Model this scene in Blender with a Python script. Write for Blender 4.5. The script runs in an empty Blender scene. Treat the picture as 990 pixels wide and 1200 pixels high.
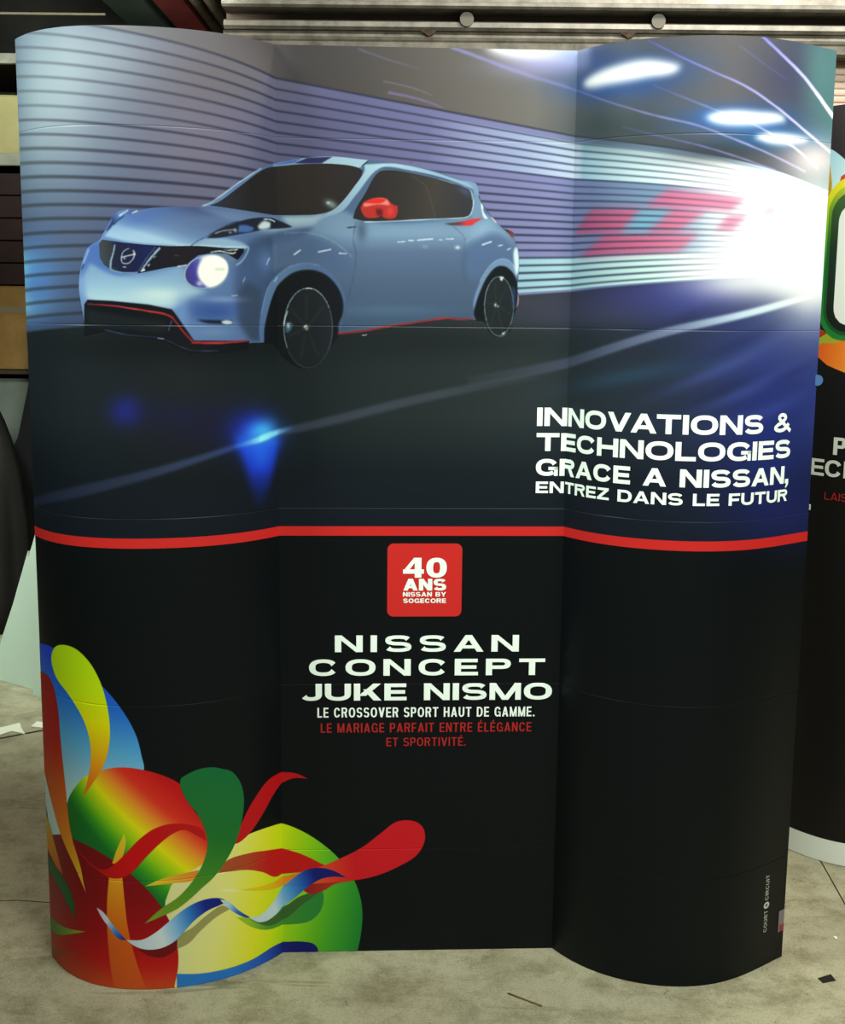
import bpy, bmesh, math, random
import numpy as np
from mathutils import Vector, Matrix

# ------------------------------------------------------------------ camera, world, lights, exposure
scene = bpy.context.scene
COL = scene.collection
PITCH, ROLL, FPX = 0.162595, 0.0102211, 1467.88
cam_data = bpy.data.cameras.new('camera')
cam_data.sensor_fit = 'VERTICAL'; cam_data.sensor_height = 36.0; cam_data.lens = 36.0 * FPX / 1200
cam = bpy.data.objects.new('camera', cam_data); COL.objects.link(cam)
_fw = Vector((0, math.cos(PITCH), -math.sin(PITCH))); _up = Vector((0, math.sin(PITCH), math.cos(PITCH))); _rt = Vector((1, 0, 0))
_r = _rt * math.cos(ROLL) + _up * math.sin(ROLL); _u = _up * math.cos(ROLL) - _rt * math.sin(ROLL)
cam.matrix_world = Matrix(((_r.x, _u.x, -_fw.x, 0), (_r.y, _u.y, -_fw.y, 0), (_r.z, _u.z, -_fw.z, 1.62068), (0, 0, 0, 1)))
scene.camera = cam
scene.view_settings.view_transform = 'Standard'; scene.view_settings.look = 'None'
scene.view_settings.gamma = 1.0; scene.view_settings.use_curve_mapping = False
scene.view_settings.exposure = 0.0

world = bpy.data.worlds.new('hall_air'); scene.world = world; world.use_nodes = True
world.node_tree.nodes['Background'].inputs[0].default_value = (0.75, 0.9, 0.85, 1)
world.node_tree.nodes['Background'].inputs[1].default_value = 0.10

def area(name, loc, target, sx, sy, power, col):
    d = bpy.data.lights.new(name, 'AREA'); d.shape = 'RECTANGLE'; d.size = sx; d.size_y = sy; d.energy = power; d.color = col
    o = bpy.data.objects.new(name, d); COL.objects.link(o); o.location = loc
    o.rotation_euler = (Vector(target) - Vector(loc)).to_track_quat('-Z', 'Y').to_euler()
    return o
area('ceiling_light_front', (1.3, 0.7, 4.0), (0.0, 2.9, 0.9), 2.4, 0.6, 258, (0.96, 1, 0.92))
area('ceiling_light_shutter', (1.5, 3.5, 4.1), (1.4, 4.9, 2.4), 1.0, 0.4, 120, (1, 0.93, 0.82))
area('ceiling_light_left', (-2.7, 1.7, 3.7), (-0.85, 2.85, 2.2), 0.5, 1.2, 15, (0.9, 1, 0.94)).data.spread = math.radians(50)
area('added_fill_beams', (-1.15, 4.2, 2.8), (-1.5, 6.0, 3.3), 0.5, 0.2, 32, (0.95, 1, 0.88)).data.spread = math.radians(80)  # added fill without a known lamp, brightens the overhead beams from below

area('added_fill_far_left', (-2.5, 3.7, 4.2), (-1.75, 5.6, 0.3), 0.6, 0.6, 22, (0.9, 1, 0.92)).data.spread = math.radians(44)  # added narrow fill without a known lamp, brightens the white boards

# ------------------------------------------------------------------ helpers
def lin(c): return tuple((v / 12.92 if v <= 0.04045 else ((v + 0.055) / 1.055) ** 2.4) for v in c)
def rgb(h): return tuple(int(h[i:i + 2], 16) / 255 for i in (0, 2, 4))
def material(name, hexcol, rough=0.6, spec=0.4, metal=0.0, noise=None, bump=0.0):
    """Principled material with a procedural mottling: noise = (scale, hex of the second tone)."""
    m = bpy.data.materials.new(name); m.use_nodes = True; nt = m.node_tree; b = nt.nodes['Principled BSDF']
    b.inputs['Roughness'].default_value = rough; b.inputs['Specular IOR Level'].default_value = spec; b.inputs['Metallic'].default_value = metal
    c = (*lin(rgb(hexcol)), 1); b.inputs['Base Color'].default_value = c
    if noise:
        tc = nt.nodes.new('ShaderNodeTexCoord'); n = nt.nodes.new('ShaderNodeTexNoise'); r = nt.nodes.new('ShaderNodeValToRGB')
        n.inputs['Scale'].default_value = noise[0]; n.inputs['Detail'].default_value = 6; n.inputs['Roughness'].default_value = 0.65
        r.color_ramp.elements[0].position = 0.36; r.color_ramp.elements[1].position = 0.66
        r.color_ramp.elements[0].color = (*lin(rgb(noise[1])), 1); r.color_ramp.elements[1].color = c
        nt.links.new(tc.outputs['Object'], n.inputs['Vector']); nt.links.new(n.outputs['Fac'], r.inputs['Fac']); nt.links.new(r.outputs['Color'], b.inputs['Base Color'])
        if bump:
            bp = nt.nodes.new('ShaderNodeBump'); bp.inputs['Strength'].default_value = bump; bp.inputs['Distance'].default_value = 0.01
            nt.links.new(n.outputs['Fac'], bp.inputs['Height']); nt.links.new(bp.outputs['Normal'], b.inputs['Normal'])
    return m
def link(name, mesh, mat=None, parent=None, loc=None):
    o = bpy.data.objects.new(name, mesh); COL.objects.link(o)
    if mat is not None and not mesh.materials: mesh.materials.append(mat)
    if parent is not None: o.parent = parent
    if loc is not None: o.location = loc
    return o
def tag(o, label=None, category=None, group=None, kind=None):
    for k, v in (('label', label), ('category', category), ('group', group), ('kind', kind)):
        if v: o[k] = v
    return o
def empty(name, loc, rz=0.0):
    o = bpy.data.objects.new(name, None); COL.objects.link(o); o.location = loc; o.rotation_euler = (0, 0, rz); o.empty_display_size = 0.1
    return o
class MB:
    """collects boxes, prisms and tubes of one part and links them as one mesh object"""
    def __init__(s): s.bm = bmesh.new()
    def box(s, x0, x1, y0, y1, z0, z1, bevel=0.0):
        r = bmesh.ops.create_cube(s.bm, size=1.0)
        for v in r['verts']:
            v.co = Vector(((x0 + x1) / 2 + v.co.x * (x1 - x0), (y0 + y1) / 2 + v.co.y * (y1 - y0), (z0 + z1) / 2 + v.co.z * (z1 - z0)))
        if bevel:
            es = list({e for v in r['verts'] for e in v.link_edges})
            bmesh.ops.bevel(s.bm, geom=es, offset=bevel, segments=2, affect='EDGES', profile=0.5)
        return s
    def prism(s, pts, vec):
        """closed polygon of 3D points extruded along vec"""
        a = [s.bm.verts.new(p) for p in pts]; b = [s.bm.verts.new(Vector(p) + Vector(vec)) for p in pts]; n = len(pts)
        s.bm.faces.new(a); s.bm.faces.new(b[::-1])
        for i in range(n): s.bm.faces.new((a[i], b[i], b[(i + 1) % n], a[(i + 1) % n]))
        return s
    def tube(s, p, q, r, n=14):
        p, q = Vector(p), Vector(q); d = (q - p).normalized(); a = d.orthogonal().normalized(); b = d.cross(a)
        ring = lambda c: [s.bm.verts.new(c + (a * math.cos(t) + b * math.sin(t)) * r) for t in (2 * math.pi * k / n for k in range(n))]
        u, v = ring(p), ring(q)
        s.bm.faces.new(u[::-1]); s.bm.faces.new(v)
        for i in range(n):
            f = s.bm.faces.new((u[i], u[(i + 1) % n], v[(i + 1) % n], v[i])); f.smooth = True
        return s
    def build(s, name, mat, parent=None, loc=None):
        bmesh.ops.recalc_face_normals(s.bm, faces=s.bm.faces)
        me = bpy.data.meshes.new(name); s.bm.to_mesh(me); s.bm.free()
        return link(name, me, mat, parent, loc)
def struct(name, mb, mat): return tag(mb.build(name, mat), kind='structure')

# ------------------------------------------------------------------ the hall: floor, walls, roof, roller shutter
def floor_material():
    m = bpy.data.materials.new('worn_concrete'); m.use_nodes = True; nt = m.node_tree; N = nt.nodes.new; L = nt.links.new
    b = nt.nodes['Principled BSDF']; tc = N('ShaderNodeTexCoord')
    def noise(scale, detail, rough=0.6, dist=0.0, sx=1.0):
        mp = N('ShaderNodeMapping'); mp.inputs['Scale'].default_value = (sx, 1, 1); L(tc.outputs['Object'], mp.inputs['Vector'])
        n = N('ShaderNodeTexNoise'); n.inputs['Scale'].default_value = scale; n.inputs['Detail'].default_value = detail
        n.inputs['Roughness'].default_value = rough; n.inputs['Distortion'].default_value = dist; L(mp.outputs['Vector'], n.inputs['Vector']); return n
    def ramp(src, stops):
        r = N('ShaderNodeValToRGB'); e = r.color_ramp.elements
        for i, (p, c) in enumerate(stops):
            x = e[i] if i < 2 else e.new(p)
            x.position = p; x.color = (*lin(rgb(c)), 1)
        L(src, r.inputs['Fac']); return r
    def mix(kind, fac, a, c):
        x = N('ShaderNodeMix'); x.data_type = 'RGBA'; x.blend_type = kind; x.inputs[0].default_value = fac; L(a, x.inputs[6]); L(c, x.inputs[7]); return x.outputs[2]
    big = ramp(noise(1.6, 5).outputs['Fac'], [(0.3, '959178'), (0.7, 'a5a186')])
    mid = ramp(noise(7, 10, 0.78).outputs['Fac'], [(0.36, 'aaa692'), (0.56, 'ffffff')])
    spots = ramp(noise(34, 8, 0.8, 0.8).outputs['Fac'], [(0.33, '5e4e36'), (0.41, 'ffffff')])
    fine = ramp(noise(190, 4, 0.8).outputs['Fac'], [(0.34, 'a8a490'), (0.62, 'ffffff')])
    streak = ramp(noise(7, 4, 0.6, 1.2, 0.25).outputs['Fac'], [(0.30, '8e8468'), (0.36, 'ffffff')])
    c = mix('MULTIPLY', 0.75, big.outputs['Color'], mid.outputs['Color']); c = mix('MULTIPLY', 0.7, c, spots.outputs['Color'])
    c = mix('MULTIPLY', 0.6, c, fine.outputs['Color']); c = mix('MULTIPLY', 0.5, c, streak.outputs['Color'])
    L(c, b.inputs['Base Color']); b.inputs['Roughness'].default_value = 0.55; b.inputs['Specular IOR Level'].default_value = 0.35
    bp = N('ShaderNodeBump'); bp.inputs['Strength'].default_value = 0.12; bp.inputs['Distance'].default_value = 0.004
    L(noise(60, 6).outputs['Fac'], bp.inputs['Height']); L(bp.outputs['Normal'], b.inputs['Normal'])
    return m
struct('floor', MB().box(-5, 5, -3, 9.0, -0.1, 0), floor_material())
dark_wall = material('dark_boarding', '2b2a26', 0.8, 0.2, noise=(3, '1c1b19'))
struct('wall_back', MB().box(-5, -0.77, 8.8, 9.0, 0, 4.6), dark_wall)
struct('wall_left', MB().box(-5, -4.9, -3, 9.0, 0, 4.6), dark_wall)
struct('wall_right', MB().box(4.9, 5, -3, 5.3, 0, 4.6), dark_wall)
struct('ceiling', MB().box(-5, 5, -3, 9.0, 4.6, 4.7), material('roof_sheet', '3a3c38', 0.8, 0.2, noise=(2, '2a2b28')))
# roller shutter wall: curved horizontal slats, closed, with three galvanised rails over it
shutter_mat = material('shutter_paint', 'bda392', 0.5, 0.4, noise=(5, 'ad9482'))
bm = bmesh.new(); prof = []
z = 0.0
while z < 2.60:
    for k, off in ((0.0, 0.0), (0.003, -0.002), (0.008, -0.003), (0.018, -0.003), (0.023, -0.002)):
        prof.append((z + k, 5.06 + off))
    prof.append((z + 0.0245, 5.064)); z += 0.026
va = [bm.verts.new((-0.75, y, zz)) for zz, y in prof]; vb = [bm.verts.new((4.9, y, zz)) for zz, y in prof]
wa = [bm.verts.new((-0.75, 5.12, zz)) for zz, y in (prof[0], prof[-1])]; wb = [bm.verts.new((4.9, 5.12, zz)) for zz, y in (prof[0], prof[-1])]
for i in range(len(prof) - 1): bm.faces.new((va[i], vb[i], vb[i + 1], va[i + 1]))
bm.faces.new((wa[0], wa[1], wb[1], wb[0])); bm.faces.new((va[-1], vb[-1], wb[1], wa[1]))
me = bpy.data.meshes.new('shutter'); bm.to_mesh(me); bm.free()
tag(link('door_1', me, shutter_mat), kind='structure')
struct('wall_right_jamb', MB().box(-0.77, -0.71, 5.11, 8.8, 0, 4.6), dark_wall)
galv = material('galvanised_steel', '837f74', 0.5, 0.5, 0.15, noise=(14, '5c5950'), bump=0.1)
def rail(pr, label):
    mb = MB(); mb.prism([(-0.77, y, zz) for y, zz in pr], (5.58, 0, 0)); o = mb.build('steel_rail', galv)
    return tag(o, label, 'rail', 'galvanised rails over the shutter')
rail([(5.02, 2.576), (4.962, 2.578), (4.956, 2.606), (4.950, 2.612), (4.945, 2.622), (4.955, 2.634), (4.945, 2.640), (5.02, 2.644)], 'lowest galvanised steel rail just above the shutter and the display top')
rail([(5.04, 2.650), (4.975, 2.652), (4.962, 2.662), (4.965, 2.680), (4.985, 2.688), (5.04, 2.688)], 'grey middle steel rail between the two paler rails over the shutter')
rail([(5.04, 2.722), (4.93, 2.722), (4.92, 2.730), (4.92, 2.742), (4.945, 2.750), (4.96, 2.80), (4.94, 2.86), (5.04, 2.88)], 'topmost wide pale steel rail above the dark gap over the shutter')
struct('trim_1', MB().box(-0.77, 4.9, 5.045, 5.10, 2.66, 4.6), material('dark_gap', '6a5a50', 0.9, 0.1))
disc_mat = material('pale_disc', '5f5b52', 0.6, 0.3)
for (x, lab) in ((0.148, 'round pale cap on the middle rail above the centre panel'), (0.870, 'round pale cap on the middle rail above the right-hand panel')):
    tag(MB().tube((x, 4.961, 2.690), (x, 4.953, 2.690), 0.026, 24).build('round_cap', disc_mat), lab, 'cap', 'round caps on the rails')
rust = material('rusty_bracket', '4a3a2c', 0.8, 0.2, noise=(40, '2c221a'))
for (x, lab) in ((0.005, 'rusty bracket on the lowest rail left of the round cap'), (0.755, 'rusty bracket on the lowest rail over the edge of the right panel')):
    mb = MB(); mb.prism([(x - .035, 4.945, 2.647), (x + .03, 4.945, 2.647), (x + .018, 4.945, 2.632), (x, 4.945, 2.624), (x - .014, 4.945, 2.634)], (0, -0.006, 0))
    tag(mb.build('rail_bracket', rust), lab, 'bracket', 'rusty rail brackets')

# ------------------------------------------------------------------ the prints: drawn into a canvas in print millimetres (x along the panel, y up)
class Canvas:
    def __init__(s, w, h): s.w, s.h = w, h; s.px = np.zeros((h, w, 3), np.float32); s.masks = {}; s.outl = {}
CV = None
def smooth(pts, on=True):
    """closed Catmull-Rom through the points; sharp corners stay sharp"""
    p = np.array(pts, float); n = len(p)
    if not on or n < 5: return p
    d0 = p - np.roll(p, 1, 0); d1 = np.roll(p, -1, 0) - p
    l0 = np.linalg.norm(d0, axis=1) + 1e-6; l1 = np.linalg.norm(d1, axis=1) + 1e-6
    corner = (d0 * d1).sum(1) / (l0 * l1) < 0.42
    tan = (d0 / l0[:, None] ** 1 + d1 / l1[:, None]) / 2
    out = []
    for i in range(n):
        j = (i + 1) % n; L = l1[i]
        t0 = d1[i] / L if corner[i] else tan[i]; t1 = d1[i] / L if corner[j] else tan[j]
        for u in (0, .17, .34, .5, .67, .84):
            h00 = 2 * u ** 3 - 3 * u * u + 1; h10 = u ** 3 - 2 * u * u + u; h01 = 3 * u * u - 2 * u ** 3; h11 = u ** 3 - u * u
            out.append(h00 * p[i] + h10 * L * t0 + h01 * p[j] + h11 * L * t1)
    return np.array(out)
def coverage(poly, pad, sub=4):
    x0 = max(0, int(poly[:, 0].min()) - 2 - pad); x1 = min(CV.w, int(poly[:, 0].max()) + 3 + pad)
    y0 = max(0, int(poly[:, 1].min()) - 2 - pad); y1 = min(CV.h, int(poly[:, 1].max()) + 3 + pad)
    if x1 <= x0 or y1 <= y0: return None
    ex0, ex1 = x0 - pad, x1 + pad; ey0, ey1 = y0 - pad, y1 + pad   # blur needs what lies beyond the edge too
    W, H = ex1 - ex0, (ey1 - ey0) * sub
    acc = np.zeros((H, W + 2), np.float32)
    q = np.roll(poly, -1, 0)
    for (ax, ay), (bx, by) in zip(poly, q):
        if ay == by: continue
        d = 1.0
        if ay > by: ax, ay, bx, by = bx, by, ax, ay; d = -1.0
        r0 = max(0, math.ceil((ay - ey0) * sub - .5)); r1 = min(H - 1, math.ceil((by - ey0) * sub - .5) - 1)
        if r1 < r0: continue
        r = np.arange(r0, r1 + 1); yy = (r + .5) / sub + ey0
        xx = np.clip(ax + (bx - ax) * (yy - ay) / (by - ay) - ex0, 0, W)
        k = np.floor(xx).astype(int); f = xx - k
        acc[r, k] += d * (1 - f); acc[r, k + 1] += d * f
    c = np.clip(np.abs(np.cumsum(acc, 1)[:, :W]), 0, 1).reshape(ey1 - ey0, sub, W).mean(1)
    return x0, x1, y0, y1, c, pad
def blur1(a, s, axis):
    R = max(1, int(math.ceil(2.6 * s))); k = np.exp(-.5 * (np.arange(-R, R + 1) / s) ** 2); k /= k.sum()
    p = [(0, 0), (0, 0)]; p[axis] = (R, R); b = np.pad(a, p, mode='edge'); out = np.zeros_like(a); n = a.shape[axis]
    for i, w in enumerate(k): out += w * (b[i:i + n] if axis == 0 else b[:, i:i + n])
    return out
def colours(p, x0, x1, y0, y1):
    if len(p) < 5: return np.array(p[:3], np.float32) / 255, (p[3] / 255 if len(p) == 4 else 1.0)
    ax, ay, bx, by, st = p
    dx, dy = bx - ax, by - ay; L = dx * dx + dy * dy
    t = ((np.arange(x0, x1)[None, :] - ax) * dx + (np.arange(y0, y1)[:, None] - ay) * dy) / L
    ts = [s[0] for s in st]; cs = np.array([[*s[1][:3], s[1][3] if len(s[1]) == 4 else 255] for s in st], float) / 255
    return np.stack([np.interp(t, ts, cs[:, k]) for k in range(3)], 2).astype(np.float32), np.interp(t, ts, cs[:, 3]).astype(np.float32)
def F(pts, p, b=0, a=1, c=1, m=None, n=None):
    """fill an outline: paint p (r, g, b[, alpha] or gradient), blur b mm, alpha a, smooth outline c, clip to mask m, remember as n"""
    poly = smooth(pts, c)
    if n: CV.outl.setdefault(n, poly)
    r = coverage(poly, int(3 * b) + 1 if b else 0)
    if r is None: return
    x0, x1, y0, y1, cov, pad = r
    if b: cov = blur1(blur1(cov, b, 0), b, 1)
    if pad: cov = cov[pad:-pad, pad:-pad]
    if n:
        full = np.zeros((CV.h, CV.w), np.float32); full[y0:y1, x0:x1] = cov; CV.masks[n] = full
    col, al = colours(p, x0, x1, y0, y1)
    w = cov * a * al
    if m: w = w * CV.masks[m][y0:y1, x0:x1]
    w = w[..., None]; CV.px[y0:y1, x0:x1] = CV.px[y0:y1, x0:x1] * (1 - w) + col * w
def G(x, y, M, p, a=1, m=None):
    """soft spot: M = its two sigma vectors"""
    A = np.array([[M[0], M[2]], [M[1], M[3]]], float); I = np.linalg.inv(A)
    rx = 3 * math.hypot(M[0], M[2]); ry = 3 * math.hypot(M[1], M[3])
    x0, x1 = max(0, int(x - rx)), min(CV.w, int(x + rx) + 1); y0, y1 = max(0, int(y - ry)), min(CV.h, int(y + ry) + 1)
    if x1 <= x0 or y1 <= y0: return
    X = np.arange(x0, x1)[None, :] + .5 - x; Y = np.arange(y0, y1)[:, None] + .5 - y
    u = I[0, 0] * X + I[0, 1] * Y; v = I[1, 0] * X + I[1, 1] * Y
    w = (np.exp(-.5 * (u * u + v * v)) * a).astype(np.float32)
    if m: w = w * CV.masks[m][y0:y1, x0:x1]
    w = w[..., None]; CV.px[y0:y1, x0:x1] = CV.px[y0:y1, x0:x1] * (1 - w) + np.array(p, np.float32) / 255 * w
def canvas_material(name, cv, gain, rough, spec):
    """procedural print: the drawn canvas as a generated texture on UVs that run along the panel"""
    img = bpy.data.images.new(name, cv.w, cv.h, alpha=False)
    buf = np.ones((cv.h, cv.w, 4), np.float32); buf[..., :3] = np.clip(cv.px, 0, 1); img.pixels.foreach_set(buf.ravel()); img.update(); img.pack()
    m = bpy.data.materials.new(name); m.use_nodes = True; nt = m.node_tree; b = nt.nodes['Principled BSDF']
    t = nt.nodes.new('ShaderNodeTexImage'); t.image = img; t.extension = 'EXTEND'; t.interpolation = 'Linear'
    x = nt.nodes.new('ShaderNodeMix'); x.data_type = 'RGBA'; x.blend_type = 'MULTIPLY'; x.inputs[0].default_value = 1; x.inputs[7].default_value = (gain, gain, gain, 1)
    nt.links.new(t.outputs['Color'], x.inputs[6]); nt.links.new(x.outputs[2], b.inputs['Base Color'])
    b.inputs['Roughness'].default_value = rough; b.inputs['Specular IOR Level'].default_value = spec
    return m

CV = CV1 = Canvas(2080, 2200)
# tunnel: roof, striped side wall, road
F([(-100,-100),(2200,-100),(2200,2300),(-100,2300)],(11,16,18),c=0)
F([(-100,1090),(2200,1090),(2200,2300),(-100,2300)],(0,2000,2080,2000,[(0,(104,110,112)),(0.12,(100,100,104)),(0.25,(88,84,88)),(0.36,(52,48,49)),(0.5,(84,79,76)),(0.62,(108,104,100)),(0.7,(76,84,92)),(0.85,(96,92,93)),(0.93,(78,84,98)),(1,(84,122,124))]),c=0)  # roof tones of the print; drops past the seams include painted-in shading
F([(-100,1545),(-100,2300),(0,2245),(2830,1765)],(0,1800,2080,1800,[(0,(104,122,140)),(0.06,(112,128,146)),(0.13,(98,106,128)),(0.23,(100,97,116)),(0.32,(84,84,112)),(0.42,(86,85,120)),(0.55,(110,110,152)),(0.64,(124,126,170)),(0.7,(106,122,162)),(0.8,(130,158,186)),(0.88,(190,210,224)),(0.94,(255,255,255)),(1,(255,255,255))]),c=0,n='tunnel')
F([(-100,1525),(900,1601),(900,1950),(-100,1950)],(0,1950,0,1550,[(0,(55,72,105,0)),(0.35,(55,68,102,120)),(1,(50,64,96,215))]),c=0,m='tunnel')
G(162,2065,(109,-8,-6,-106),(190,205,205),0.5)  # pale tone of the print with corner glare painted in, next spot too
G(291,2147,(110,0,-2,-60),(185,200,205),0.4)
G(505,1999,(78,6,-3,-161),(120,112,132),0.35)
G(569,2121,(107,13,-1,-57),(100,95,97),0.75)
F([(1050,1952),(1050,2053),(2200,1867),(2200,1831)],(1050,1800,2080,1800,[(0,(190,195,225,0)),(0.2,(165,185,215,150)),(0.34,(190,205,225,255)),(0.36,(150,190,205,255)),(0.55,(215,235,240,255)),(0.75,(255,255,255,255)),(1,(255,255,255,255))]),c=0)
F([(1050,1640),(1050,1732),(2200,1753),(2200,1721)],(1050,1800,2080,1800,[(0,(120,150,165,255)),(0.2,(140,180,195,255)),(0.3,(160,195,205,255)),(0.34,(150,190,200,255)),(0.55,(205,235,230,255)),(0.75,(250,255,255,255)),(1,(255,255,255,255))]),c=0)
F([(1623,1960),(1662,1962),(1839,1921),(1992,1902),(2108,1889),(2128,1691),(1854,1699),(1752,1699),(1634,1689)],(1643,1795,1832,1796,[(0,(255,255,255,0)),(0.35,(255,255,255,90)),(0.75,(255,255,255,255)),(1,(255,255,255,255))]),c=0,m='tunnel')
# red motif on the tunnel wall
F([(1451,1844),(1581,1841),(1540,1789),(1393,1790)],(1389,1837,1845,1829,[(0,(160,74,112)),(0.4,(202,98,134)),(1,(230,156,184))]),b=6.6,c=0)
F([(1643,1880),(1817,1861),(1780,1833),(1588,1841)],(1389,1837,1845,1829,[(0,(160,74,112)),(0.4,(202,98,134)),(1,(230,156,184))]),b=6.6,c=0)
F([(1654,1839),(1727,1833),(1663,1787),(1596,1788)],(1389,1837,1845,1829,[(0,(160,74,112)),(0.4,(202,98,134)),(1,(230,156,184))]),b=6.6,c=0)
F([(1498,1787),(1712,1785),(1671,1745),(1414,1736)],(1389,1837,1845,1829,[(0,(160,74,112)),(0.4,(202,98,134)),(1,(230,156,184))]),b=6.6,c=0)
F([(1774,1824),(1824,1829),(1787,1791),(1745,1791)],(1389,1837,1845,1829,[(0,(160,74,112)),(0.4,(202,98,134)),(1,(230,156,184))]),b=6.6,c=0)
F([(1873,1845),(1906,1844),(1889,1830),(1855,1829)],(1389,1837,1845,1829,[(0,(160,74,112)),(0.4,(202,98,134)),(1,(230,156,184))]),b=6.6,c=0)
F([(1587,1837),(1653,1837),(1596,1788),(1534,1789)],(120,180,205),b=8.2,a=0.7,c=0)
# blue glow at the left edge
G(-5,1691,(83,-1,-6,-35),(128,205,226),0.95)
G(-9,1618,(84,0,-4,-27),(140,208,218),0.95)
G(73,1664,(63,0,-6,-68),(70,112,196),0.6)
# dark joints of the tunnel wall
F([(-50,2257),(-50,2251),(1960,1914),(1960,1916)],(0,1800,1960,1800,[(0,(46,52,50,81)),(0.08,(42,48,52,94)),(0.18,(40,40,56,130)),(0.35,(38,40,60,240)),(0.7,(40,44,66,250)),(0.82,(46,54,76,235)),(0.9,(70,70,100,150)),(0.97,(140,130,160,0)),(1,(160,160,190,0))]),b=1.5,c=0)
F([(-50,2225),(-50,2219),(1960,1905),(1960,1906)],(0,1800,1960,1800,[(0,(46,52,50,81)),(0.08,(42,48,52,94)),(0.18,(40,40,56,130)),(0.35,(38,40,60,240)),(0.7,(40,44,66,250)),(0.82,(46,54,76,235)),(0.9,(70,70,100,150)),(0.97,(140,130,160,0)),(1,(160,160,190,0))]),b=1.5,c=0)
F([(-50,2193),(-50,2187),(1960,1895),(1960,1897)],(0,1800,1960,1800,[(0,(46,52,50,81)),(0.08,(42,48,52,94)),(0.18,(40,40,56,130)),(0.35,(38,40,60,240)),(0.7,(40,44,66,250)),(0.82,(46,54,76,235)),(0.9,(70,70,100,150)),(0.97,(140,130,160,0)),(1,(160,160,190,0))]),b=1.5,c=0)
F([(-50,2161),(-50,2155),(1960,1885),(1960,1887)],(0,1800,1960,1800,[(0,(46,52,50,81)),(0.08,(42,48,52,94)),(0.18,(40,40,56,130)),(0.35,(38,40,60,240)),(0.7,(40,44,66,250)),(0.82,(46,54,76,235)),(0.9,(70,70,100,150)),(0.97,(140,130,160,0)),(1,(160,160,190,0))]),b=1.5,c=0)
F([(-50,2129),(-50,2123),(1960,1875),(1960,1877)],(0,1800,1960,1800,[(0,(46,52,50,81)),(0.08,(42,48,52,94)),(0.18,(40,40,56,130)),(0.35,(38,40,60,240)),(0.7,(40,44,66,250)),(0.82,(46,54,76,235)),(0.9,(70,70,100,150)),(0.97,(140,130,160,0)),(1,(160,160,190,0))]),b=1.5,c=0)
F([(-50,2097),(-50,2091),(1960,1865),(1960,1867)],(0,1800,1960,1800,[(0,(46,52,50,81)),(0.08,(42,48,52,94)),(0.18,(40,40,56,130)),(0.35,(38,40,60,240)),(0.7,(40,44,66,250)),(0.82,(46,54,76,235)),(0.9,(70,70,100,150)),(0.97,(140,130,160,0)),(1,(160,160,190,0))]),b=1.5,c=0)
F([(-50,2065),(-50,2059),(1960,1855),(1960,1857)],(0,1800,1960,1800,[(0,(46,52,50,81)),(0.08,(42,48,52,94)),(0.18,(40,40,56,130)),(0.35,(38,40,60,240)),(0.7,(40,44,66,250)),(0.82,(46,54,76,235)),(0.9,(70,70,100,150)),(0.97,(140,130,160,0)),(1,(160,160,190,0))]),b=1.5,c=0)
F([(-50,2033),(-50,2027),(1960,1846),(1960,1847)],(0,1800,1960,1800,[(0,(46,52,50,118)),(0.08,(42,48,52,137)),(0.18,(40,40,56,190)),(0.35,(38,40,60,240)),(0.7,(40,44,66,250)),(0.82,(46,54,76,235)),(0.9,(70,70,100,150)),(0.97,(140,130,160,0)),(1,(160,160,190,0))]),b=1.5,c=0)
F([(-50,2001),(-50,1995),(1960,1836),(1960,1838)],(0,1800,1960,1800,[(0,(46,52,50,118)),(0.08,(42,48,52,137)),(0.18,(40,40,56,190)),(0.35,(38,40,60,240)),(0.7,(40,44,66,250)),(0.82,(46,54,76,235)),(0.9,(70,70,100,150)),(0.97,(140,130,160,0)),(1,(160,160,190,0))]),b=1.5,c=0)
F([(-50,1970),(-50,1962),(1960,1826),(1960,1828)],(0,1800,1960,1800,[(0,(46,52,50,118)),(0.08,(42,48,52,137)),(0.18,(40,40,56,190)),(0.35,(38,40,60,240)),(0.7,(40,44,66,250)),(0.82,(46,54,76,235)),(0.9,(70,70,100,150)),(0.97,(140,130,160,0)),(1,(160,160,190,0))]),b=1.5,c=0)
F([(-50,1938),(-50,1930),(1960,1816),(1960,1818)],(0,1800,1960,1800,[(0,(46,52,50,118)),(0.08,(42,48,52,137)),(0.18,(40,40,56,190)),(0.35,(38,40,60,240)),(0.7,(40,44,66,250)),(0.82,(46,54,76,235)),(0.9,(70,70,100,150)),(0.97,(140,130,160,0)),(1,(160,160,190,0))]),b=1.5,c=0)
F([(-50,1906),(-50,1898),(1960,1806),(1960,1808)],(0,1800,1960,1800,[(0,(46,52,50,140)),(0.08,(42,48,52,162)),(0.18,(40,40,56,225)),(0.35,(38,40,60,240)),(0.7,(40,44,66,250)),(0.82,(46,54,76,235)),(0.9,(70,70,100,150)),(0.97,(140,130,160,0)),(1,(160,160,190,0))]),b=1.5,c=0)
F([(-50,1874),(-50,1866),(1960,1796),(1960,1798)],(0,1800,1960,1800,[(0,(46,52,50,140)),(0.08,(42,48,52,162)),(0.18,(40,40,56,225)),(0.35,(38,40,60,240)),(0.7,(40,44,66,250)),(0.82,(46,54,76,235)),(0.9,(70,70,100,150)),(0.97,(140,130,160,0)),(1,(160,160,190,0))]),b=1.5,c=0)
F([(-50,1842),(-50,1834),(1960,1786),(1960,1789)],(0,1800,1960,1800,[(0,(46,52,50,140)),(0.08,(42,48,52,162)),(0.18,(40,40,56,225)),(0.35,(38,40,60,240)),(0.7,(40,44,66,250)),(0.82,(46,54,76,235)),(0.9,(70,70,100,150)),(0.97,(140,130,160,0)),(1,(160,160,190,0))]),b=1.5,c=0)
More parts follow.
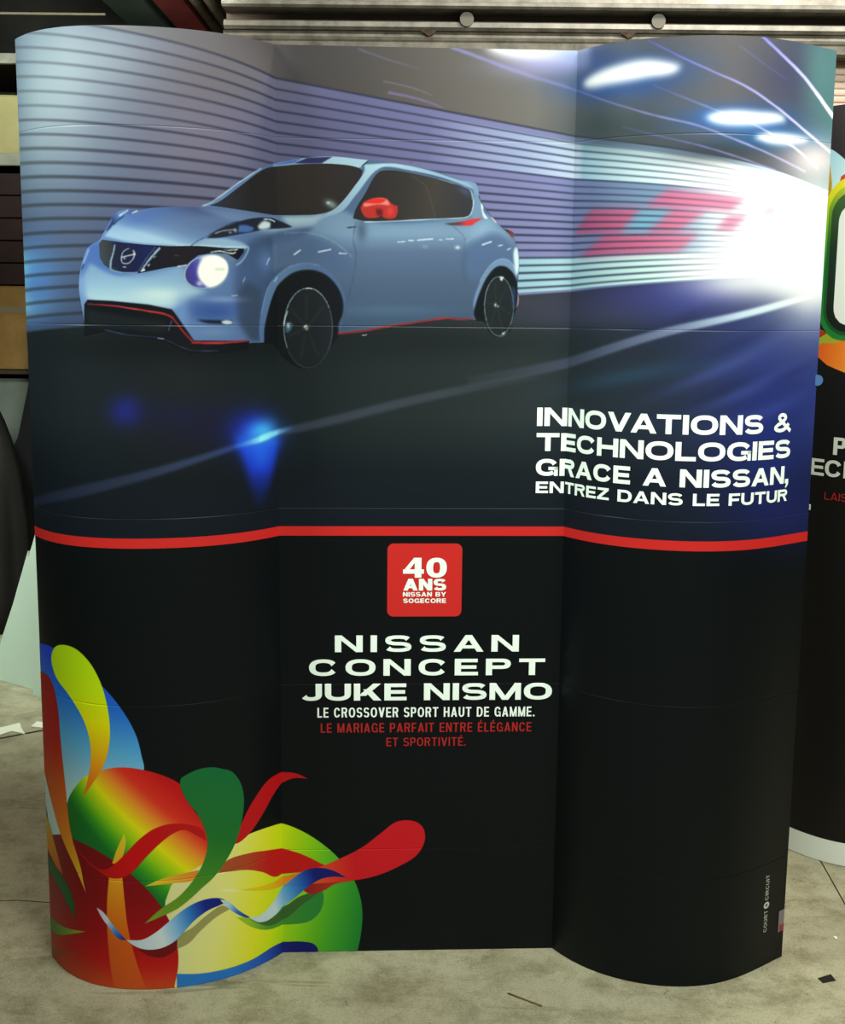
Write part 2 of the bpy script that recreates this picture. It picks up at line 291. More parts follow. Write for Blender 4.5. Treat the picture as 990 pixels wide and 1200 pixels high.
F([(-50,1810),(-50,1802),(1960,1776),(1960,1779)],(0,1800,1960,1800,[(0,(46,52,50,140)),(0.08,(42,48,52,162)),(0.18,(40,40,56,225)),(0.35,(38,40,60,240)),(0.7,(40,44,66,250)),(0.82,(46,54,76,235)),(0.9,(70,70,100,150)),(0.97,(140,130,160,0)),(1,(160,160,190,0))]),b=1.5,c=0)
F([(-50,1778),(-50,1770),(1960,1767),(1960,1769)],(0,1800,1960,1800,[(0,(46,52,50,140)),(0.08,(42,48,52,162)),(0.18,(40,40,56,225)),(0.35,(38,40,60,240)),(0.7,(40,44,66,250)),(0.82,(46,54,76,235)),(0.9,(70,70,100,150)),(0.97,(140,130,160,0)),(1,(160,160,190,0))]),b=1.5,c=0)
F([(-50,1746),(-50,1738),(1960,1757),(1960,1759)],(0,1800,1960,1800,[(0,(46,52,50,140)),(0.08,(42,48,52,162)),(0.18,(40,40,56,225)),(0.35,(38,40,60,240)),(0.7,(40,44,66,250)),(0.82,(46,54,76,235)),(0.9,(70,70,100,150)),(0.97,(140,130,160,0)),(1,(160,160,190,0))]),b=1.5,c=0)
F([(-50,1714),(-50,1706),(1960,1747),(1960,1749)],(0,1800,1960,1800,[(0,(46,52,50,140)),(0.08,(42,48,52,162)),(0.18,(40,40,56,225)),(0.35,(38,40,60,240)),(0.7,(40,44,66,250)),(0.82,(46,54,76,235)),(0.9,(70,70,100,150)),(0.97,(140,130,160,0)),(1,(160,160,190,0))]),b=1.5,c=0)
F([(-50,1682),(-50,1674),(1960,1737),(1960,1739)],(0,1800,1960,1800,[(0,(46,52,50,140)),(0.08,(42,48,52,162)),(0.18,(40,40,56,225)),(0.35,(38,40,60,240)),(0.7,(40,44,66,250)),(0.82,(46,54,76,235)),(0.9,(70,70,100,150)),(0.97,(140,130,160,0)),(1,(160,160,190,0))]),b=1.5,c=0)
F([(-50,1650),(-50,1642),(1960,1727),(1960,1730)],(0,1800,1960,1800,[(0,(46,52,50,140)),(0.08,(42,48,52,162)),(0.18,(40,40,56,225)),(0.35,(38,40,60,240)),(0.7,(40,44,66,250)),(0.82,(46,54,76,235)),(0.9,(70,70,100,150)),(0.97,(140,130,160,0)),(1,(160,160,190,0))]),b=1.5,c=0)
F([(-50,1618),(-50,1610),(1960,1717),(1960,1720)],(0,1800,1960,1800,[(0,(46,52,50,140)),(0.08,(42,48,52,162)),(0.18,(40,40,56,225)),(0.35,(38,40,60,240)),(0.7,(40,44,66,250)),(0.82,(46,54,76,235)),(0.9,(70,70,100,150)),(0.97,(140,130,160,0)),(1,(160,160,190,0))]),b=1.5,c=0)
F([(-50,1586),(-50,1578),(1960,1708),(1960,1710)],(0,1800,1960,1800,[(0,(46,52,50,140)),(0.08,(42,48,52,162)),(0.18,(40,40,56,225)),(0.35,(38,40,60,240)),(0.7,(40,44,66,250)),(0.82,(46,54,76,235)),(0.9,(70,70,100,150)),(0.97,(140,130,160,0)),(1,(160,160,190,0))]),b=1.5,c=0)
# road
F([(-100,1545),(2200,1720),(2200,1090),(-100,1090)],(0,1300,2080,1300,[(0,(30,39,42)),(0.2,(28,33,36)),(0.33,(28,36,38)),(0.5,(36,43,44)),(0.62,(42,50,52)),(0.7,(38,47,54)),(0.85,(38,46,66)),(1,(46,58,122))]),b=1.6,c=0,n='road')
F([(-100,1360),(2200,1360),(2200,1090),(-100,1090)],(0,1360,0,1100,[(0,(16,23,30,0)),(0.5,(16,23,30,170)),(1,(17,24,34,215))]),c=0)
G(1330,1632,(121,1,1,-28),(58,58,68),0.8,m='road')
G(1608,1652,(135,14,4,-30),(58,58,110),0.85,m='road')
G(1480,1604,(151,10,3,-19),(64,66,92),0.5,m='road')
G(1720,1653,(92,14,8,-40),(60,66,135),0.9,m='road')
G(1897,1513,(105,-1,6,-77),(56,68,135),0.75,m='road')
G(1912,1318,(105,-5,9,-118),(34,46,118),0.85,m='road')
G(1575,1471,(121,25,3,-13),(44,70,90),0.7,m='road')
G(1785,1494,(89,39,5,-9),(70,84,150),0.5,m='road')
G(1853,1446,(96,34,5,-9),(70,86,160),0.5,m='road')
G(1824,1551,(97,39,5,-9),(34,42,86),0.5,m='road')
G(1920,1396,(86,24,8,-11),(64,78,160),0.45,m='road')
G(1759,1428,(69,32,5,-10),(30,38,62),0.5,m='road')
G(1958,1473,(68,18,7,-9),(36,46,100),0.5,m='road')
G(1667,1587,(67,31,4,-9),(40,44,80),0.5,m='road')
G(2020,1150,(136,-13,6,-62),(30,36,95),0.7)
F([(1148,1458),(1291,1484),(1436,1517),(1652,1580),(1784,1610),(1983,1650),(2064,1655),(1799,1597),(1666,1565),(1447,1497),(1291,1459),(1148,1433)],(1147,1486,2041,1652,[(0,(70,80,95,40)),(0.3,(90,98,130,150)),(0.6,(130,145,175,220)),(0.75,(190,215,230,255)),(1,(240,250,250,255))]),b=2.5)
F([(-13,1161),(186,1210),(362,1254),(565,1306),(725,1338),(804,1357),(1012,1410),(1220,1453),(1360,1475),(1360,1460),(1221,1435),(1012,1389),(804,1336),(725,1320),(565,1292),(361,1233),(185,1184),(-11,1143)],(-14,1153,1360,1468,[(0,(36,44,66,190)),(0.25,(46,54,76,220)),(0.42,(60,80,120,230)),(0.55,(70,80,98,150)),(0.8,(78,86,100,120)),(1,(84,92,105,0))]),b=3.1)
# blue flare on the road
G(320,1385,(25,0,-1,-23),(36,42,150),0.75)
G(429,1378,(71,-1,0,-20),(26,30,70),0.4)
G(494,1344,(82,-3,-1,-40),(28,24,60),0.4)
G(625,1327,(46,-3,0,-33),(30,48,225),0.95)
F([(566,1321),(707,1311),(689,1256),(653,1169),(634,1144),(619,1173),(592,1258)],(632,1316,629,1137,[(0,(38,90,235,255)),(0.4,(28,56,205,240)),(1,(20,30,110,30))]),b=10.2)
G(646,1329,(31,4,6,-18),(70,185,245),0.95)
G(641,1281,(20,-2,0,-27),(40,110,240),0.6)
F([(566,1296),(571,1297),(577,1297),(585,1298),(593,1299),(602,1300),(611,1301),(620,1302),(628,1303),(636,1304),(643,1305),(651,1307),(658,1308),(665,1310),(672,1312),(680,1314),(689,1316),(699,1318),(706,1321),(714,1323),(721,1326),(727,1328),(732,1330),(736,1332),(734,1338),(730,1337),(725,1336),(718,1334),(711,1332),(703,1331),(694,1329),(683,1328),(674,1327),(665,1326),(657,1324),(650,1323),(643,1321),(636,1319),(630,1317),(623,1316),(616,1314),(607,1312),(599,1310),(590,1308),(582,1306),(575,1305),(569,1303),(564,1302)],(565,1300,735,1335,[(0,(70,130,230,60)),(0.45,(150,245,250,255)),(0.75,(130,220,250,230)),(1,(70,120,190,40))]),b=2.5,c=0)
# roof lamps and light trails
G(1356,2211,(76,2,1,-22),(190,190,235),0.9)
F([(1180,2200),(1212,2188),(1262,2178),(1334,2173),(1431,2165),(1428,2222),(1180,2225)],(255,255,255),b=10.2)
G(1312,2164,(78,1,0,-18),(170,165,230),0.55)
G(1547,2129,(102,3,6,-28),(38,84,170),0.75)
G(1476,2105,(97,-11,1,-22),(44,86,160),0.5)
G(1796,2030,(105,4,1,-21),(44,96,180),0.85)
G(1902,1992,(102,8,1,-15),(40,110,190),0.85)
G(1426,2180,(71,-10,1,-20),(60,85,150),0.6)
G(1505,2014,(90,-8,1,-29),(52,66,66),0.75)
G(1739,1960,(78,1,1,-19),(46,54,62),0.75)
G(1910,2127,(55,5,3,-38),(70,68,104),0.5)
G(2019,2146,(40,5,7,-64),(100,150,150),0.5)
F([(1582,2196),(1595,2189),(1613,2179),(1633,2169),(1652,2158),(1669,2150),(1685,2142),(1701,2135),(1717,2128),(1733,2121),(1748,2115),(1764,2109),(1779,2103),(1794,2097),(1809,2090),(1825,2083),(1841,2075),(1857,2067),(1873,2060),(1890,2052),(1907,2044),(1925,2035),(1943,2028),(1961,2020),(1980,2012),(1998,2005),(2016,1998),(2033,1992),(2049,1986),(2064,1980),(2076,1976),(2085,1973),(2091,1978),(2082,1981),(2070,1985),(2055,1991),(2039,1997),(2022,2003),(2004,2010),(1985,2017),(1966,2024),(1948,2032),(1929,2040),(1911,2048),(1894,2056),(1877,2063),(1860,2071),(1844,2079),(1828,2087),(1812,2094),(1796,2101),(1781,2107),(1765,2113),(1750,2118),(1734,2124),(1719,2131),(1703,2138),(1687,2145),(1670,2153),(1653,2161),(1634,2171),(1614,2182),(1596,2191),(1583,2198)],(1583,2197,2088,1975,[(0,(98,96,205,200)),(0.5,(174,170,230,248)),(1,(250,245,255,255))]),b=1.3,c=0)
F([(1824,2205),(1830,2201),(1840,2195),(1851,2187),(1864,2180),(1877,2172),(1889,2165),(1900,2159),(1913,2152),(1925,2146),(1937,2139),(1949,2133),(1961,2127),(1971,2121),(1981,2115),(1990,2109),(2000,2103),(2010,2096),(2022,2089),(2035,2080),(2049,2071),(2061,2063),(2072,2056),(2080,2050),(2091,2057),(2084,2062),(2073,2069),(2060,2077),(2046,2086),(2033,2095),(2021,2102),(2010,2108),(2000,2114),(1990,2120),(1980,2126),(1969,2132),(1957,2138),(1944,2145),(1932,2151),(1919,2157),(1906,2164),(1894,2170),(1882,2177),(1869,2184),(1856,2192),(1844,2199),(1834,2205),(1827,2209)],(1825,2207,2086,2053,[(0,(140,135,245,220)),(0.5,(198,195,250,255)),(1,(255,255,255,255))]),b=1.3,c=0)
F([(1596,2102),(1607,2097),(1622,2091),(1639,2084),(1655,2076),(1670,2070),(1685,2064),(1699,2058),(1714,2052),(1728,2047),(1743,2042),(1758,2038),(1773,2033),(1788,2029),(1803,2024),(1818,2018),(1833,2013),(1849,2007),(1865,2001),(1883,1995),(1902,1989),(1921,1982),(1941,1976),(1960,1968),(1981,1959),(2001,1950),(2019,1942),(2032,1936),(2038,1940),(2025,1946),(2007,1954),(1986,1963),(1965,1972),(1945,1980),(1925,1987),(1905,1993),(1885,1999),(1867,2005),(1851,2011),(1835,2017),(1820,2022),(1805,2027),(1789,2032),(1774,2037),(1759,2041),(1744,2045),(1729,2050),(1715,2056),(1700,2061),(1686,2067),(1671,2073),(1656,2079),(1640,2086),(1623,2093),(1608,2100),(1597,2104)],(1597,2103,2035,1938,[(0,(95,100,190,120)),(0.5,(175,178,222,208)),(1,(255,255,255,255))]),b=1.3,c=0)
F([(1288,2139),(1304,2135),(1326,2128),(1352,2121),(1377,2114),(1405,2105),(1436,2094),(1463,2084),(1489,2075),(1514,2066),(1539,2058),(1562,2050),(1585,2042),(1607,2036),(1627,2030),(1647,2025),(1666,2021),(1685,2016),(1703,2011),(1721,2005),(1738,1999),(1756,1992),(1775,1986),(1794,1979),(1813,1973),(1834,1967),(1855,1961),(1879,1954),(1907,1946),(1938,1938),(1967,1931),(1988,1926),(1991,1930),(1970,1935),(1940,1942),(1909,1950),(1881,1957),(1857,1964),(1835,1970),(1815,1977),(1795,1983),(1776,1989),(1758,1995),(1740,2002),(1722,2008),(1704,2014),(1685,2020),(1667,2024),(1647,2029),(1628,2034),(1607,2039),(1586,2046),(1563,2053),(1540,2061),(1515,2069),(1491,2078),(1465,2087),(1437,2097),(1407,2108),(1378,2117),(1353,2125),(1327,2132),(1305,2138),(1289,2143)],(1289,2141,1990,1928,[(0,(105,108,185,140)),(0.5,(148,149,218,200)),(1,(190,190,250,220))]),b=1.3,c=0)
F([(1529,2018),(1539,2015),(1553,2011),(1569,2006),(1586,2001),(1603,1996),(1618,1992),(1633,1988),(1648,1985),(1663,1981),(1678,1977),(1693,1974),(1707,1970),(1720,1966),(1733,1963),(1747,1959),(1761,1955),(1775,1951),(1792,1947),(1812,1941),(1833,1936),(1855,1930),(1874,1926),(1888,1923),(1890,1926),(1875,1929),(1856,1933),(1834,1938),(1813,1944),(1793,1949),(1776,1954),(1761,1958),(1747,1962),(1734,1965),(1721,1969),(1707,1973),(1693,1976),(1678,1980),(1664,1983),(1649,1987),(1633,1991),(1619,1995),(1603,1999),(1587,2003),(1570,2008),(1554,2013),(1540,2017),(1529,2020)],(1529,2019,1889,1925,[(0,(86,88,170,140)),(0.5,(128,129,202,200)),(1,(170,170,235,220))]),b=1.3,c=0)
F([(1780,2179),(1783,2177),(1787,2175),(1791,2172),(1796,2169),(1801,2166),(1807,2163),(1813,2159),(1819,2156),(1825,2153),(1831,2149),(1837,2146),(1843,2144),(1849,2141),(1855,2138),(1862,2135),(1869,2132),(1876,2129),(1882,2127),(1889,2124),(1895,2122),(1901,2120),(1906,2118),(1910,2117),(1911,2119),(1907,2120),(1903,2122),(1897,2124),(1891,2126),(1884,2129),(1877,2132),(1870,2134),(1864,2137),(1857,2140),(1850,2143),(1844,2146),(1839,2149),(1833,2152),(1827,2155),(1821,2159),(1815,2162),(1809,2165),(1803,2169),(1798,2172),(1793,2175),(1789,2178),(1785,2180),(1782,2182)],(1781,2180,1910,2118,[(0,(110,105,180,110)),(0.5,(110,105,180,105)),(1,(110,105,180,60))]),b=1.3,c=0)
F([(1095,2201),(1102,2198),(1113,2195),(1126,2190),(1140,2186),(1153,2181),(1165,2177),(1175,2174),(1184,2171),(1194,2167),(1203,2164),(1213,2160),(1225,2157),(1236,2153),(1249,2149),(1261,2145),(1274,2140),(1287,2137),(1301,2133),(1317,2129),(1333,2125),(1348,2121),(1361,2118),(1370,2116),(1372,2125),(1363,2127),(1350,2130),(1335,2133),(1319,2137),(1303,2140),(1290,2144),(1277,2148),(1264,2152),(1251,2156),(1239,2159),(1227,2163),(1216,2167),(1205,2170),(1196,2173),(1186,2176),(1177,2179),(1167,2183),(1155,2186),(1142,2191),(1128,2195),(1115,2199),(1104,2203),(1096,2205)],(1095,2203,1371,2120,[(0,(150,145,240,200)),(0.5,(155,152,228,130)),(1,(160,160,215,20))]),b=2.3,c=0)
F([(887,2192),(891,2191),(894,2190),(899,2188),(904,2187),(910,2185),(916,2183),(922,2181),(928,2179),(935,2177),(941,2175),(948,2173),(954,2171),(961,2169),(968,2167),(976,2165),(984,2163),(992,2161),(999,2160),(1007,2158),(1013,2156),(1020,2155),(1025,2153),(1029,2152),(1029,2155),(1025,2156),(1020,2157),(1014,2158),(1007,2160),(1000,2162),(992,2164),(985,2166),(977,2168),(969,2170),(962,2172),(955,2174),(949,2176),(942,2178),(936,2180),(929,2182),(923,2184),(917,2186),(911,2188),(905,2190),(900,2192),(896,2193),(892,2194),(889,2196)],(888,2194,1029,2153,[(0,(110,110,150,110)),(0.5,(110,110,150,110)),(1,(110,110,150,70))]),b=1.3,c=0)
F([(944,2124),(948,2123),(952,2122),(957,2122),(962,2121),(968,2120),(975,2118),(981,2117),(987,2116),(994,2115),(1000,2113),(1005,2112),(1010,2111),(1015,2109),(1020,2108),(1026,2106),(1031,2105),(1035,2103),(1040,2101),(1044,2100),(1048,2098),(1052,2097),(1055,2096),(1058,2095),(1058,2096),(1056,2097),(1053,2098),(1049,2100),(1045,2101),(1041,2103),(1036,2105),(1031,2106),(1026,2108),(1021,2110),(1016,2111),(1011,2113),(1006,2114),(1000,2115),(994,2117),(988,2118),(981,2119),(975,2120),(969,2122),(963,2123),(957,2124),(952,2125),(948,2125),(945,2126)],(944,2125,1058,2096,[(0,(120,125,150,130)),(0.5,(130,135,158,130)),(1,(140,145,165,90))]),b=1.3,c=0)
F([(955,2098),(958,2097),(962,2097),(968,2096),(973,2095),(980,2094),(986,2093),(993,2092),(1000,2091),(1007,2089),(1013,2088),(1019,2087),(1025,2086),(1031,2084),(1037,2082),(1043,2081),(1049,2079),(1055,2077),(1061,2075),(1066,2073),(1071,2071),(1076,2070),(1080,2069),(1083,2068),(1083,2070),(1080,2071),(1077,2072),(1072,2074),(1067,2076),(1062,2078),(1056,2080),(1050,2082),(1044,2084),(1038,2086),(1032,2088),(1026,2089),(1020,2091),(1014,2092),(1008,2094),(1001,2095),(994,2097),(987,2098),(981,2099),(974,2100),(969,2101),(964,2102),(959,2103),(956,2104)],(955,2101,1083,2069,[(0,(110,95,150,200)),(0.5,(118,102,158,190)),(1,(125,110,165,140))]),b=1.3,c=0)
F([(1703,2046),(1710,2027),(1737,2014),(1834,2011),(1918,2025)],(60,130,220),b=10.2,a=0.5)
F([(1406,2125),(1448,2141),(1523,2153),(1581,2156),(1628,2148),(1658,2139),(1655,2131),(1583,2118),(1485,2112),(1429,2114)],(255,255,255),b=7.2)
F([(1713,2031),(1742,2042),(1832,2045),(1908,2038),(1913,2031),(1833,2018),(1737,2019)],(255,255,255),b=6.1)
F([(1824,1991),(1850,2000),(1940,2004),(2001,1999),(1973,1989),(1868,1981)],(255,255,255),b=5.1)
# white burst of light
G(2021,1957,(69,5,3,-29),(255,232,235),0.85)
G(2044,1817,(85,4,9,-87),(255,255,255),1)
G(1983,1803,(63,3,4,-45),(255,255,255),0.8)
G(1941,1730,(116,3,3,-38),(255,255,255),0.95)
G(2050,1687,(112,2,8,-77),(245,252,250),0.85)
F([(1853,1712),(2122,1753),(2132,1656),(2019,1634),(1909,1663),(1846,1689)],(255,255,255),b=18.4,a=0.8,c=0)
G(1816,1682,(84,1,1,-26),(255,255,255),0.7)
# the printed car
G(477,1530,(212,-1,-1,-30),(16,20,22),0.9)
G(989,1539,(241,2,0,-28),(26,32,34),0.8)
F([(230,1577),(227,1602),(220,1649),(222,1678),(233,1717),(245,1740),(273,1757),(280,1769),(293,1788),(304,1808),(320,1818),(338,1822),(356,1819),(386,1825),(435,1829),(496,1833),(522,1843),(582,1886),(652,1925),(677,1936),(738,1948),(731,1948),(769,1954),(826,1958),(911,1951),(977,1944),(1047,1932),(1124,1911),(1159,1902),(1166,1885),(1171,1865),(1196,1831),(1222,1804),(1249,1792),(1252,1775),(1261,1753),(1263,1696),(1260,1665),(1266,1639),(1259,1619),(1253,1639),(1251,1588),(1234,1555),(1218,1551),(1198,1568),(1184,1594),(1158,1591),(1103,1595),(948,1572),(841,1556),(652,1535),(602,1533),(548,1518),(461,1518),(430,1533),(400,1545),(330,1551),(277,1562),(230,1565)],(238,1722,1247,1739,[(0,(99,132,179)),(0.3,(85,112,155)),(0.45,(70,91,123)),(0.7,(70,91,120)),(1,(76,97,127))]),n='car_body')
F([(284,1764),(306,1789),(343,1809),(386,1824),(499,1832),(581,1829),(698,1825),(581,1797),(506,1766),(470,1747),(413,1747),(336,1753)],(467,1831,444,1748,[(0,(58,74,114)),(0.3,(78,99,139)),(0.7,(98,125,165)),(0.9,(125,157,190)),(1,(153,183,206))]),b=2,m='car_body')
G(363,1805,(46,9,2,-15),(65,97,164),0.6,m='car_body')
G(544,1806,(65,3,0,-10),(95,116,152),0.6,m='car_body')
F([(477,1831),(533,1830),(604,1829),(704,1824),(771,1824),(771,1804),(737,1798),(581,1802),(521,1817)],(103,127,160),b=4.1,a=0.6,m='car_body')
F([(710,1821),(771,1824),(821,1827),(837,1805),(771,1796),(735,1799)],(154,179,192),b=4.1,m='car_body')
F([(593,1744),(689,1786),(771,1799),(837,1789),(876,1756),(876,1679),(776,1722),(720,1711),(679,1661),(646,1545),(603,1551),(572,1632)],(592,1707,776,1777,[(0,(63,83,119)),(0.5,(48,64,88)),(1,(56,74,101))]),b=8.2,m='car_body')
G(710,1795,(38,6,1,-6),(156,185,204),0.8,m='car_body')
G(664,1720,(20,1,0,-22),(85,115,162),0.7,m='car_body')
F([(572,1632),(605,1675),(648,1655),(646,1540),(617,1539),(603,1556),(571,1605)],(52,66,89),b=6.1,m='car_body')
F([(232,1717),(250,1737),(287,1701),(349,1681),(448,1704),(474,1662),(507,1647),(463,1631),(425,1604),(358,1617),(240,1628),(223,1649)],(339,1686,337,1603,[(0,(121,155,187)),(0.35,(140,175,199)),(0.75,(168,198,208)),(1,(121,157,189))]),b=6.1,m='car_body')
F([(232,1732),(273,1755),(277,1737),(290,1701),(350,1684),(308,1681),(249,1706),(224,1670),(226,1711)],(65,97,166),b=4.1,a=0.85,m='car_body')
G(405,1640,(41,0,0,-11),(191,213,210),0.85,m='car_body')
G(229,1649,(7,0,-1,-31),(110,142,194),0.7,m='car_body')
F([(452,1631),(518,1642),(578,1637),(577,1589),(517,1581),(473,1591)],(74,101,153),b=10.2,a=0.9,m='car_body')
G(517,1605,(40,0,0,-14),(49,76,140),0.85,m='car_body')
G(446,1599,(12,0,-1,-26),(104,136,184),0.8,m='car_body')
G(517,1560,(29,0,0,-7),(100,129,167),0.8,m='car_body')
G(541,1632,(35,0,0,-5),(138,166,197),0.5,m='car_body')
F([(470,1747),(506,1764),(593,1758),(610,1750),(606,1746),(498,1746)],(130,160,186),b=2.5,m='car_body')
F([(435,1745),(439,1745),(445,1746),(452,1746),(460,1746),(469,1746),(477,1747),(486,1747),(494,1747),(501,1747),(509,1747),(517,1747),(525,1747),(533,1747),(541,1747),(549,1747),(557,1747),(565,1747),(573,1747),(581,1747),(588,1747),(595,1748),(601,1748),(606,1748),(606,1750),(601,1750),(595,1750),(588,1750),(581,1750),(573,1750),(565,1750),(557,1750),(549,1749),(541,1749),(534,1750),(526,1750),(517,1750),(509,1750),(501,1750),(494,1750),(486,1749),(478,1749),(469,1749),(460,1749),(452,1749),(445,1748),(439,1748),(435,1748)],(166,193,205),b=1.2,c=0,m='car_body')
F([(470,1746),(472,1748),(476,1751),(479,1754),(483,1756),(487,1759),(492,1761),(496,1763),(500,1765),(505,1768),(511,1771),(517,1774),(523,1778),(529,1782),(535,1785),(541,1788),(548,1791),(554,1793),(560,1796),(566,1798),(572,1800),(578,1802),(582,1804),(586,1805),(585,1806),(582,1805),(577,1804),(571,1802),(565,1800),(559,1797),(553,1795),(547,1792),(541,1789),(534,1786),(528,1783),(522,1779),(516,1776),(510,1772),(505,1769),(500,1766),(495,1764),(491,1762),(487,1760),(483,1758),(479,1755),(475,1752),(471,1749),(469,1748)],(40,51,77),b=0.8,c=0,m='car_body')
F([(806,1821),(851,1836),(902,1815),(1138,1826),(1183,1834),(1222,1803),(1249,1778),(1263,1728),(1264,1665),(1217,1721),(1179,1689),(1155,1587),(961,1575),(844,1558),(857,1635),(819,1685),(768,1716),(687,1696),(688,1758),(756,1772)],(1010,1819,1012,1573,[(0,(99,127,155)),(0.14,(111,138,165)),(0.3,(83,102,131)),(0.6,(70,89,114)),(0.85,(64,83,107)),(1,(58,77,101))]),b=4.1,m='car_body')
G(845,1804,(36,-12,-6,-15),(110,134,158),0.8,m='car_body')
G(762,1772,(56,-9,-3,-16),(76,97,132),0.6,m='car_body')
F([(688,1777),(756,1783),(813,1770),(857,1736),(876,1698),(857,1686),(806,1716),(742,1722),(687,1709)],(72,93,126),b=8.2,a=0.8,m='car_body')
F([(718,1783),(724,1784),(734,1784),(745,1785),(756,1786),(767,1786),(777,1785),(785,1783),(793,1781),(801,1779),(808,1776),(815,1773),(822,1771),(828,1767),(834,1764),(839,1761),(844,1757),(849,1753),(854,1750),(858,1746),(863,1742),(867,1738),(870,1735),(873,1732),(874,1734),(872,1736),(868,1739),(864,1743),(860,1747),(855,1751),(850,1755),(845,1759),(840,1762),(835,1766),(829,1769),(823,1772),(816,1775),(809,1778),(802,1781),(794,1783),(786,1785),(777,1787),(767,1788),(756,1787),(745,1787),(734,1786),(724,1785),(717,1785)],(147,176,196),b=1.6,a=0.5,c=0,m='car_body')
G(1049,1795,(96,1,0,-8),(120,146,171),0.6,m='car_body')
G(960,1611,(103,1,0,-9),(74,100,127),0.6,m='car_body')
G(1177,1803,(23,11,6,-12),(129,160,188),0.85,m='car_body')
F([(1139,1752),(1165,1774),(1203,1790),(1236,1775),(1256,1741),(1260,1696),(1224,1728),(1192,1721),(1166,1683),(1140,1689)],(76,99,134),b=6.1,a=0.85,m='car_body')
F([(1133,1764),(1136,1766),(1139,1769),(1144,1772),(1148,1776),(1153,1780),(1158,1784),(1162,1787),(1166,1790),(1170,1792),(1175,1794),(1179,1795),(1183,1797),(1187,1798),(1191,1798),(1195,1799),(1199,1799),(1204,1798),(1209,1797),(1214,1796),(1218,1794),(1222,1793),(1226,1792),(1229,1791),(1229,1793),(1227,1794),(1223,1795),(1219,1796),(1214,1798),(1209,1799),(1204,1800),(1199,1801),(1195,1801),(1191,1800),(1187,1799),(1182,1798),(1178,1797),(1174,1795),(1170,1794),(1165,1791),(1161,1789),(1156,1786),(1152,1782),(1147,1778),(1142,1774),(1138,1770),(1135,1767),(1132,1765)],(138,168,194),b=2,a=0.5,c=0,m='car_body')
F([(1144,1677),(1143,1679),(1143,1682),(1142,1685),(1141,1689),(1140,1693),(1139,1698),(1139,1702),(1138,1707),(1137,1711),(1137,1715),(1136,1719),(1136,1722),(1137,1725),(1137,1728),(1137,1731),(1138,1734),(1139,1737),(1139,1740),(1140,1743),(1141,1745),(1141,1748),(1142,1750),(1142,1751),(1136,1752),(1136,1751),(1136,1749),(1135,1747),(1134,1744),(1134,1742),(1133,1739),(1132,1736),(1131,1732),(1131,1729),(1131,1725),(1130,1722),(1130,1718),(1131,1715),(1131,1710),(1132,1706),(1133,1701),(1133,1697),(1134,1692),(1135,1688),(1136,1684),(1137,1681),(1137,1678),(1138,1676)],(62,80,105),b=4.1,a=0.6,c=0,m='car_body')
F([(882,1811),(881,1806),(879,1798),(877,1788),(876,1779),(876,1770),(877,1762),(879,1755),(881,1747),(882,1738),(882,1729),(881,1719),(880,1708),(878,1696),(875,1683),(872,1667),(867,1649),(863,1631),(859,1615),(856,1602),(854,1590),(853,1580),(851,1571),(850,1565),(851,1565),(852,1571),(854,1579),(855,1590),(858,1602),(860,1615),(864,1631),(869,1649),(873,1667),(877,1683),(879,1696),(881,1708),(883,1719),(883,1728),(884,1738),(883,1747),(881,1755),(879,1763),(877,1771),(877,1779),(879,1788),(881,1797),(882,1805),(884,1811)],(52,68,94),b=1,a=0.7,c=0,m='car_body')
F([(1099,1810),(1101,1809),(1104,1807),(1106,1805),(1110,1803),(1113,1800),(1116,1798),(1120,1795),(1123,1792),(1126,1789),(1129,1787),(1131,1784),(1133,1782),(1134,1779),(1134,1776),(1135,1773),(1135,1770),(1135,1767),(1135,1763),(1134,1761),(1134,1758),(1134,1755),(1134,1753),(1134,1752),(1135,1752),(1135,1753),(1135,1755),(1135,1758),(1135,1760),(1136,1763),(1136,1767),(1136,1770),(1136,1773),(1136,1776),(1135,1779),(1134,1782),(1132,1785),(1130,1788),(1127,1790),(1124,1793),(1121,1796),(1117,1799),(1114,1802),(1110,1804),(1107,1806),(1104,1808),(1102,1810),(1100,1812)],(56,74,99),b=1,a=0.6,c=0,m='car_body')
G(896,1793,(9,0,0,-19),(64,81,102),0.8,m='car_body')
F([(642,1537),(639,1567),(650,1619),(667,1659),(699,1688),(731,1711),(767,1719),(800,1713),(829,1692),(850,1661),(859,1630),(854,1628),(843,1659),(819,1687),(795,1699),(767,1702),(736,1694),(704,1668),(684,1640),(666,1600),(654,1536)],(631,1626,858,1687,[(0,(75,102,142)),(0.4,(88,115,152)),(1,(71,95,135))]),b=1.6,m='car_body')
F([(647,1600),(650,1609),(654,1622),(659,1637),(665,1650),(670,1660),(676,1667),(683,1673),(690,1679),(698,1684),(705,1690),(711,1695),(718,1700),(725,1705),(733,1708),(740,1711),(748,1713),(756,1715),(764,1716),(771,1716),(780,1715),(788,1713),(795,1712),(800,1711),(800,1712),(795,1713),(788,1715),(780,1716),(772,1717),(764,1717),(756,1716),(748,1715),(740,1712),(732,1710),(725,1706),(717,1701),(711,1696),(704,1691),(697,1685),(689,1679),(681,1674),(675,1668),(668,1660),(663,1650),(657,1637),(652,1622),(648,1609),(645,1600)],(128,155,184),b=1.2,a=0.7,c=0,m='car_body')
F([(1158,1625),(1171,1674),(1183,1698),(1202,1722),(1226,1733),(1247,1723),(1262,1699),(1261,1681),(1248,1702),(1230,1715),(1212,1714),(1192,1694),(1175,1660),(1165,1605)],(104,132,166),b=1.6,m='car_body')
